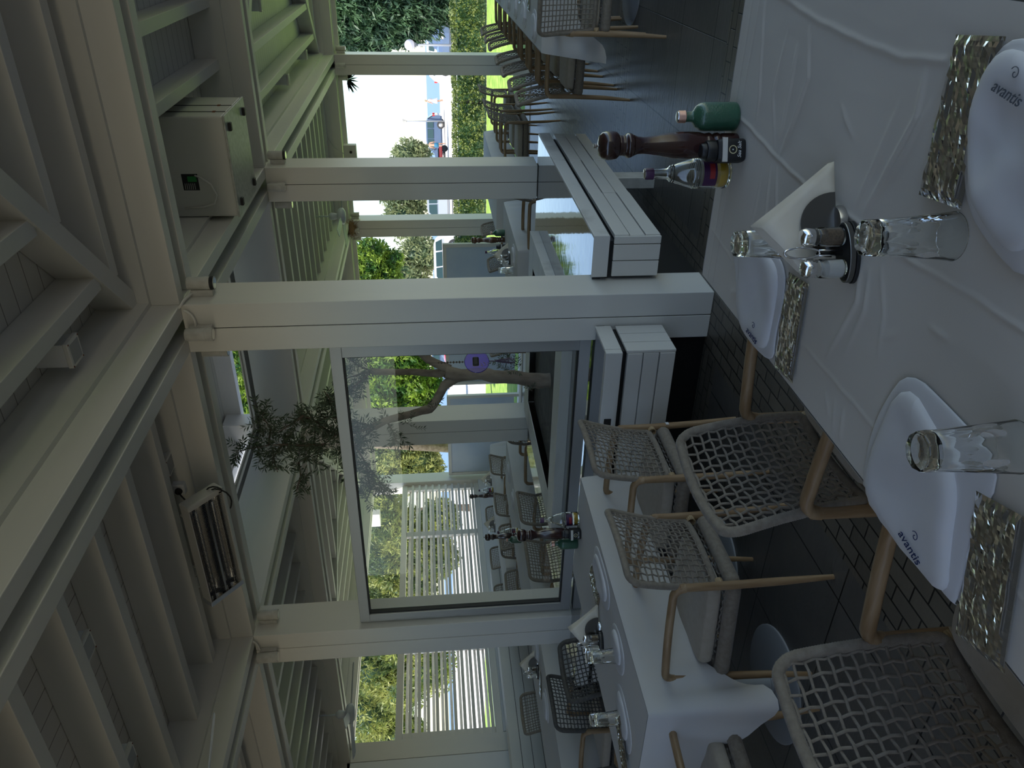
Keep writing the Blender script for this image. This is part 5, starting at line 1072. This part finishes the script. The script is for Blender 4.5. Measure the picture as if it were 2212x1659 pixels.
# cars
def car(label, body, px, py, rz, s=1., suv=False, z=0.):
    p = at_z(px, py, z); t = thing('parked_car', label, 'car', (p.x, p.y, 0), rz); t.scale = (s, s, s); h = 1.62 if suv else 1.45; mb = MB()
    prof = [(-2.05, .35), (-2.08, .75), (-1.98, 1.02), (-1.72, h-.12), (-1.45, h-.02), (.1, h), (.45, h-.06), (1.15, .98), (1.85, .86), (2.05, .68), (2.08, .35)]
    rows = []
    for y, q in ((-.86, 0), (-.84, 1), (-.62, 2), (.62, 2), (.84, 1), (.86, 0)):
        row = []
        for x, zz in prof: up_ = max(0, zz-.95)/(h-.95); row.append((x*(1 if q else .985), math.copysign(abs(y)-.17*up_*(1 if q else 1), y), zz if q == 2 else zz-.02*(2-q)*(1 if zz > .5 else 0)))
        rows.append(row)
    mb.grid(rows); mb.f.append(tuple(range(len(prof)))); mb.f.append(tuple(5*len(prof)+k for k in range(len(prof)-1, -1, -1))); mb.box(-2.0, 2.0, -.8, .8, .22, .36)
    mb.build('body', M[body], t, smooth=True, angle=.5)
    for sy in (-1, 1):
        for a, b, c, d in ((-1.62, -1.0, -1.50, -1.02), (-.93, -.15, -.93, -.15), (-.08, .90, -.08, .38)):
            yb, yt = sy*(.868), sy*(.735); MB().quad((a, yb, .98), (b, yb, .98), (d, yt, h-.14), (c, yt, h-.14)).build('side_window', M['carglass'], t, solid=.01)
        for x_ in (-1.28, 1.32):
            w_ = thing('w', '', ''); bpy.data.objects.remove(w_)
            R = Matrix.Translation((x_, sy*.80, .33)) @ Matrix.Rotation(PI/2, 4, 'X'); q = MB().lathe([(.19, -.10), (.30, -.105), (.33, -.08), (.33, .08), (.30, .105), (.19, .10)], (0, 0, 0), 28, R).build('wheel', M['tyre'], t, smooth=True, angle=.6)
            MB().lathe([(.02, -.108), (.19, -.101)], (0, 0, 0), 20, R).build('hub', M['hub'], q, smooth=True) if sy > 0 else MB().lathe([(.19, .101), (.02, .108)], (0, 0, 0), 20, R).build('hub', M['hub'], q, smooth=True)
        MB().box(-2.095, -2.0, min(sy*.5, sy*.84), max(sy*.5, sy*.84), .82, 1.02).build('tail_light', M['tail'], t, bevel=.02); MB().box(1.9, 2.07, min(sy*.5, sy*.82), max(sy*.5, sy*.82), .62, .76).build('headlight', M['labelsilver'], t, bevel=.02)
        MB().box(.72, .86, min(sy*.86, sy*1.0), max(sy*.86, sy*1.0), .96, 1.08).build('wing_mirror', M[body], t, bevel=.02)
    MB().quad((-2.01, -.62, 1.04), (-2.01, .62, 1.04), (-1.76, .55, h-.14), (-1.76, -.55, h-.14)).build('rear_window', M['carglass'], t, solid=.012)
    MB().quad((1.12, -.66, 1.0), (1.12, .66, 1.0), (.50, .56, h-.09), (.50, -.56, h-.09)).build('windscreen', M['carglass'], t, solid=.012); return t
side = math.atan2(-uy, -ux)
car('slate blue car parked by the sea with its rear turned to the right', 'carblue', 961, 300, side-.45, 1.05, True)
car('white parked car with big alloy wheel left of the far nest post', 'carwhite', 996, 590, side+.15, 1.02)
car('silver car beyond the hedge between the basin post and the nest post', 'carsilver', 978, 445, side-.2, 1.1, True)
car('white car at the right under the cypress', 'carwhite', 972, 95, side+2.3, 1.0); car('dark blue car with red tail light behind the hedge at the right', 'carblue', 982, 45, side+.5, 1.0, True)
car('red car far off, just left of the nearest post', 'carred', 990, 735, side+.2); car('blue van-like car beyond the red one', 'carblue', 975, 790, side, 1.2, True)
# people, scooter, lamps
def person(label, px, py, h, top_, legs, dress=False, lean=0., rz=0.):
    p = at_z(px, py, 0); t = thing('person', label, 'person', (p.x, p.y, 0), rz)
    V = [(0, 0, .53), (0, 0, .62), (0, .01, .72), (0, 0, .81), (0, .005, .86), (0, .02, .93), (.05, 0, .50), (.065, .06, .27), (.07, .02, .03), (.07, .07, .012), (-.05, 0, .50), (-.06, -.05, .28), (-.065, -.11, .04), (-.065, -.06, .015), (.105, 0, .80), (.135, -.03, .64), (.15, .03, .52), (-.105, 0, .80), (-.135, .03, .65), (-.14, .10, .54)]
    Ed = [(0, 1), (1, 2), (2, 3), (3, 4), (4, 5), (0, 6), (6, 7), (7, 8), (8, 9), (0, 10), (10, 11), (11, 12), (12, 13), (3, 14), (14, 15), (15, 16), (3, 17), (17, 18), (18, 19)]
    R_ = [.075, .066, .082, .055, .03, .055, .055, .04, .025, .02, .055, .04, .025, .02, .034, .025, .018, .034, .025, .018]
    me = bpy.data.meshes.new('body'); me.from_pydata([(x*h, y*h, z*h) for x, y, z in V], Ed, []); me.materials.append(M['skin']); o = bpy.data.objects.new('body', me); C.objects.link(o); o.parent = t
    sk = o.modifiers.new('skin', 'SKIN'); o.modifiers.new('sub', 'SUBSURF').levels = 1
    for k, v in enumerate(me.skin_vertices[0].data if me.skin_vertices else []): v.radius = (R_[k]*h, R_[k]*h)
    if not me.skin_vertices:
        bm = bmesh.new(); bm.from_mesh(me); bm.to_mesh(me); bm.free()
    MB().lathe([(.03*h, 0), (.052*h, .02*h), (.058*h, .06*h), (.04*h, .095*h), (.01*h, .105*h)], (0, -.005*h, .90*h), 16).build('hair', M['hair'], t, smooth=True)
    if dress: MB().lathe([(.15*h, .30*h), (.12*h, .45*h), (.085*h, .58*h), (.10*h, .74*h), (.07*h, .82*h)], (0, 0, 0), 20).build('dress', M['dress'], t, smooth=True)
    else: MB().lathe([(.115*h, .36*h), (.11*h, .46*h), (.095*h, .58*h)], (0, 0, 0), 20).build('shorts', M[legs], t, smooth=True)
    return t
person('person in a white dress walking along the seafront', 957, 218, 1.75, 'dress', 'dress', True, rz=1.2)
person('person with bare back and blue shorts bending by the blue car', 963, 313, 1.75, 'skin', 'shorts', rz=.4)
p = at_z(968, 337, 0); t = thing('motor_scooter', 'red and white motor scooter beside the person by the blue car', 'scooter', (p.x, p.y, 0), side)
for x_ in (-.6, .6): R = Matrix.Translation((x_, 0, .27)) @ Matrix.Rotation(PI/2, 4, 'X'); MB().lathe([(.16, -.06), (.26, -.06), (.27, 0), (.26, .06), (.16, .06)], (0, 0, 0), 20, R).build('wheel', M['tyre'], t, smooth=True)
MB().prism([(-.75, -.12), (.2, -.14), (.3, 0), (.2, .14), (-.75, .12)], .45, .72).build('body_panel', M['carred'], t, bevel=.05); MB().box(-.6, .1, -.12, .12, .72, .80).build('seat', M['rubber'], t, bevel=.03); MB().tube([(.6, 0, .27), (.45, 0, .75), (.38, 0, 1.05)], .04, 8).build('fork_stem', M['carwhite'], t); MB().tube([(.38, -.3, 1.05), (.38, .3, 1.05)], .02, 8).build('handlebar', M['rubber'], t); MB().box(.38, .5, -.2, .2, .5, 1.1).build('front_shield', M['carwhite'], t, bevel=.04)
p = at_y(885, 97, 25.); t = thing('street_lamp', 'garden lamp post with lilac-white globe behind the hedge', 'lamp', (p.x, p.y, 0)); MB().tube([(0, 0, 0), (0, 0, p.z-.16)], .035, 10).build('pole', M['lamppost'], t, smooth=True); MB().lathe([(.06, -.20), (.07, -.15), (.05, -.13)], (0, 0, p.z), 16).build('collar', M['lamppost'], t)
MB().lathe([(.155*math.sin(PI*k/16)+.0005, -.155*math.cos(PI*k/16)) for k in range(17)], (0, 0, p.z), 24).build('globe', M['globe'], t, smooth=True)
p = at_y(870, 262, 72.); t = thing('street_lamp', 'slim seafront lamp post with flared head above the blue car', 'lamp', (p.x, p.y, 0)); MB().tube([(0, 0, 0), (0, 0, p.z-.3)], .06, 10).build('pole', M['lamppost'], t, smooth=True); MB().lathe([(.07, -.35), (.12, -.25), (.22, 0), (.20, .05)], (0, 0, p.z), 16).build('lamp_head', M['lampgrey'], t)
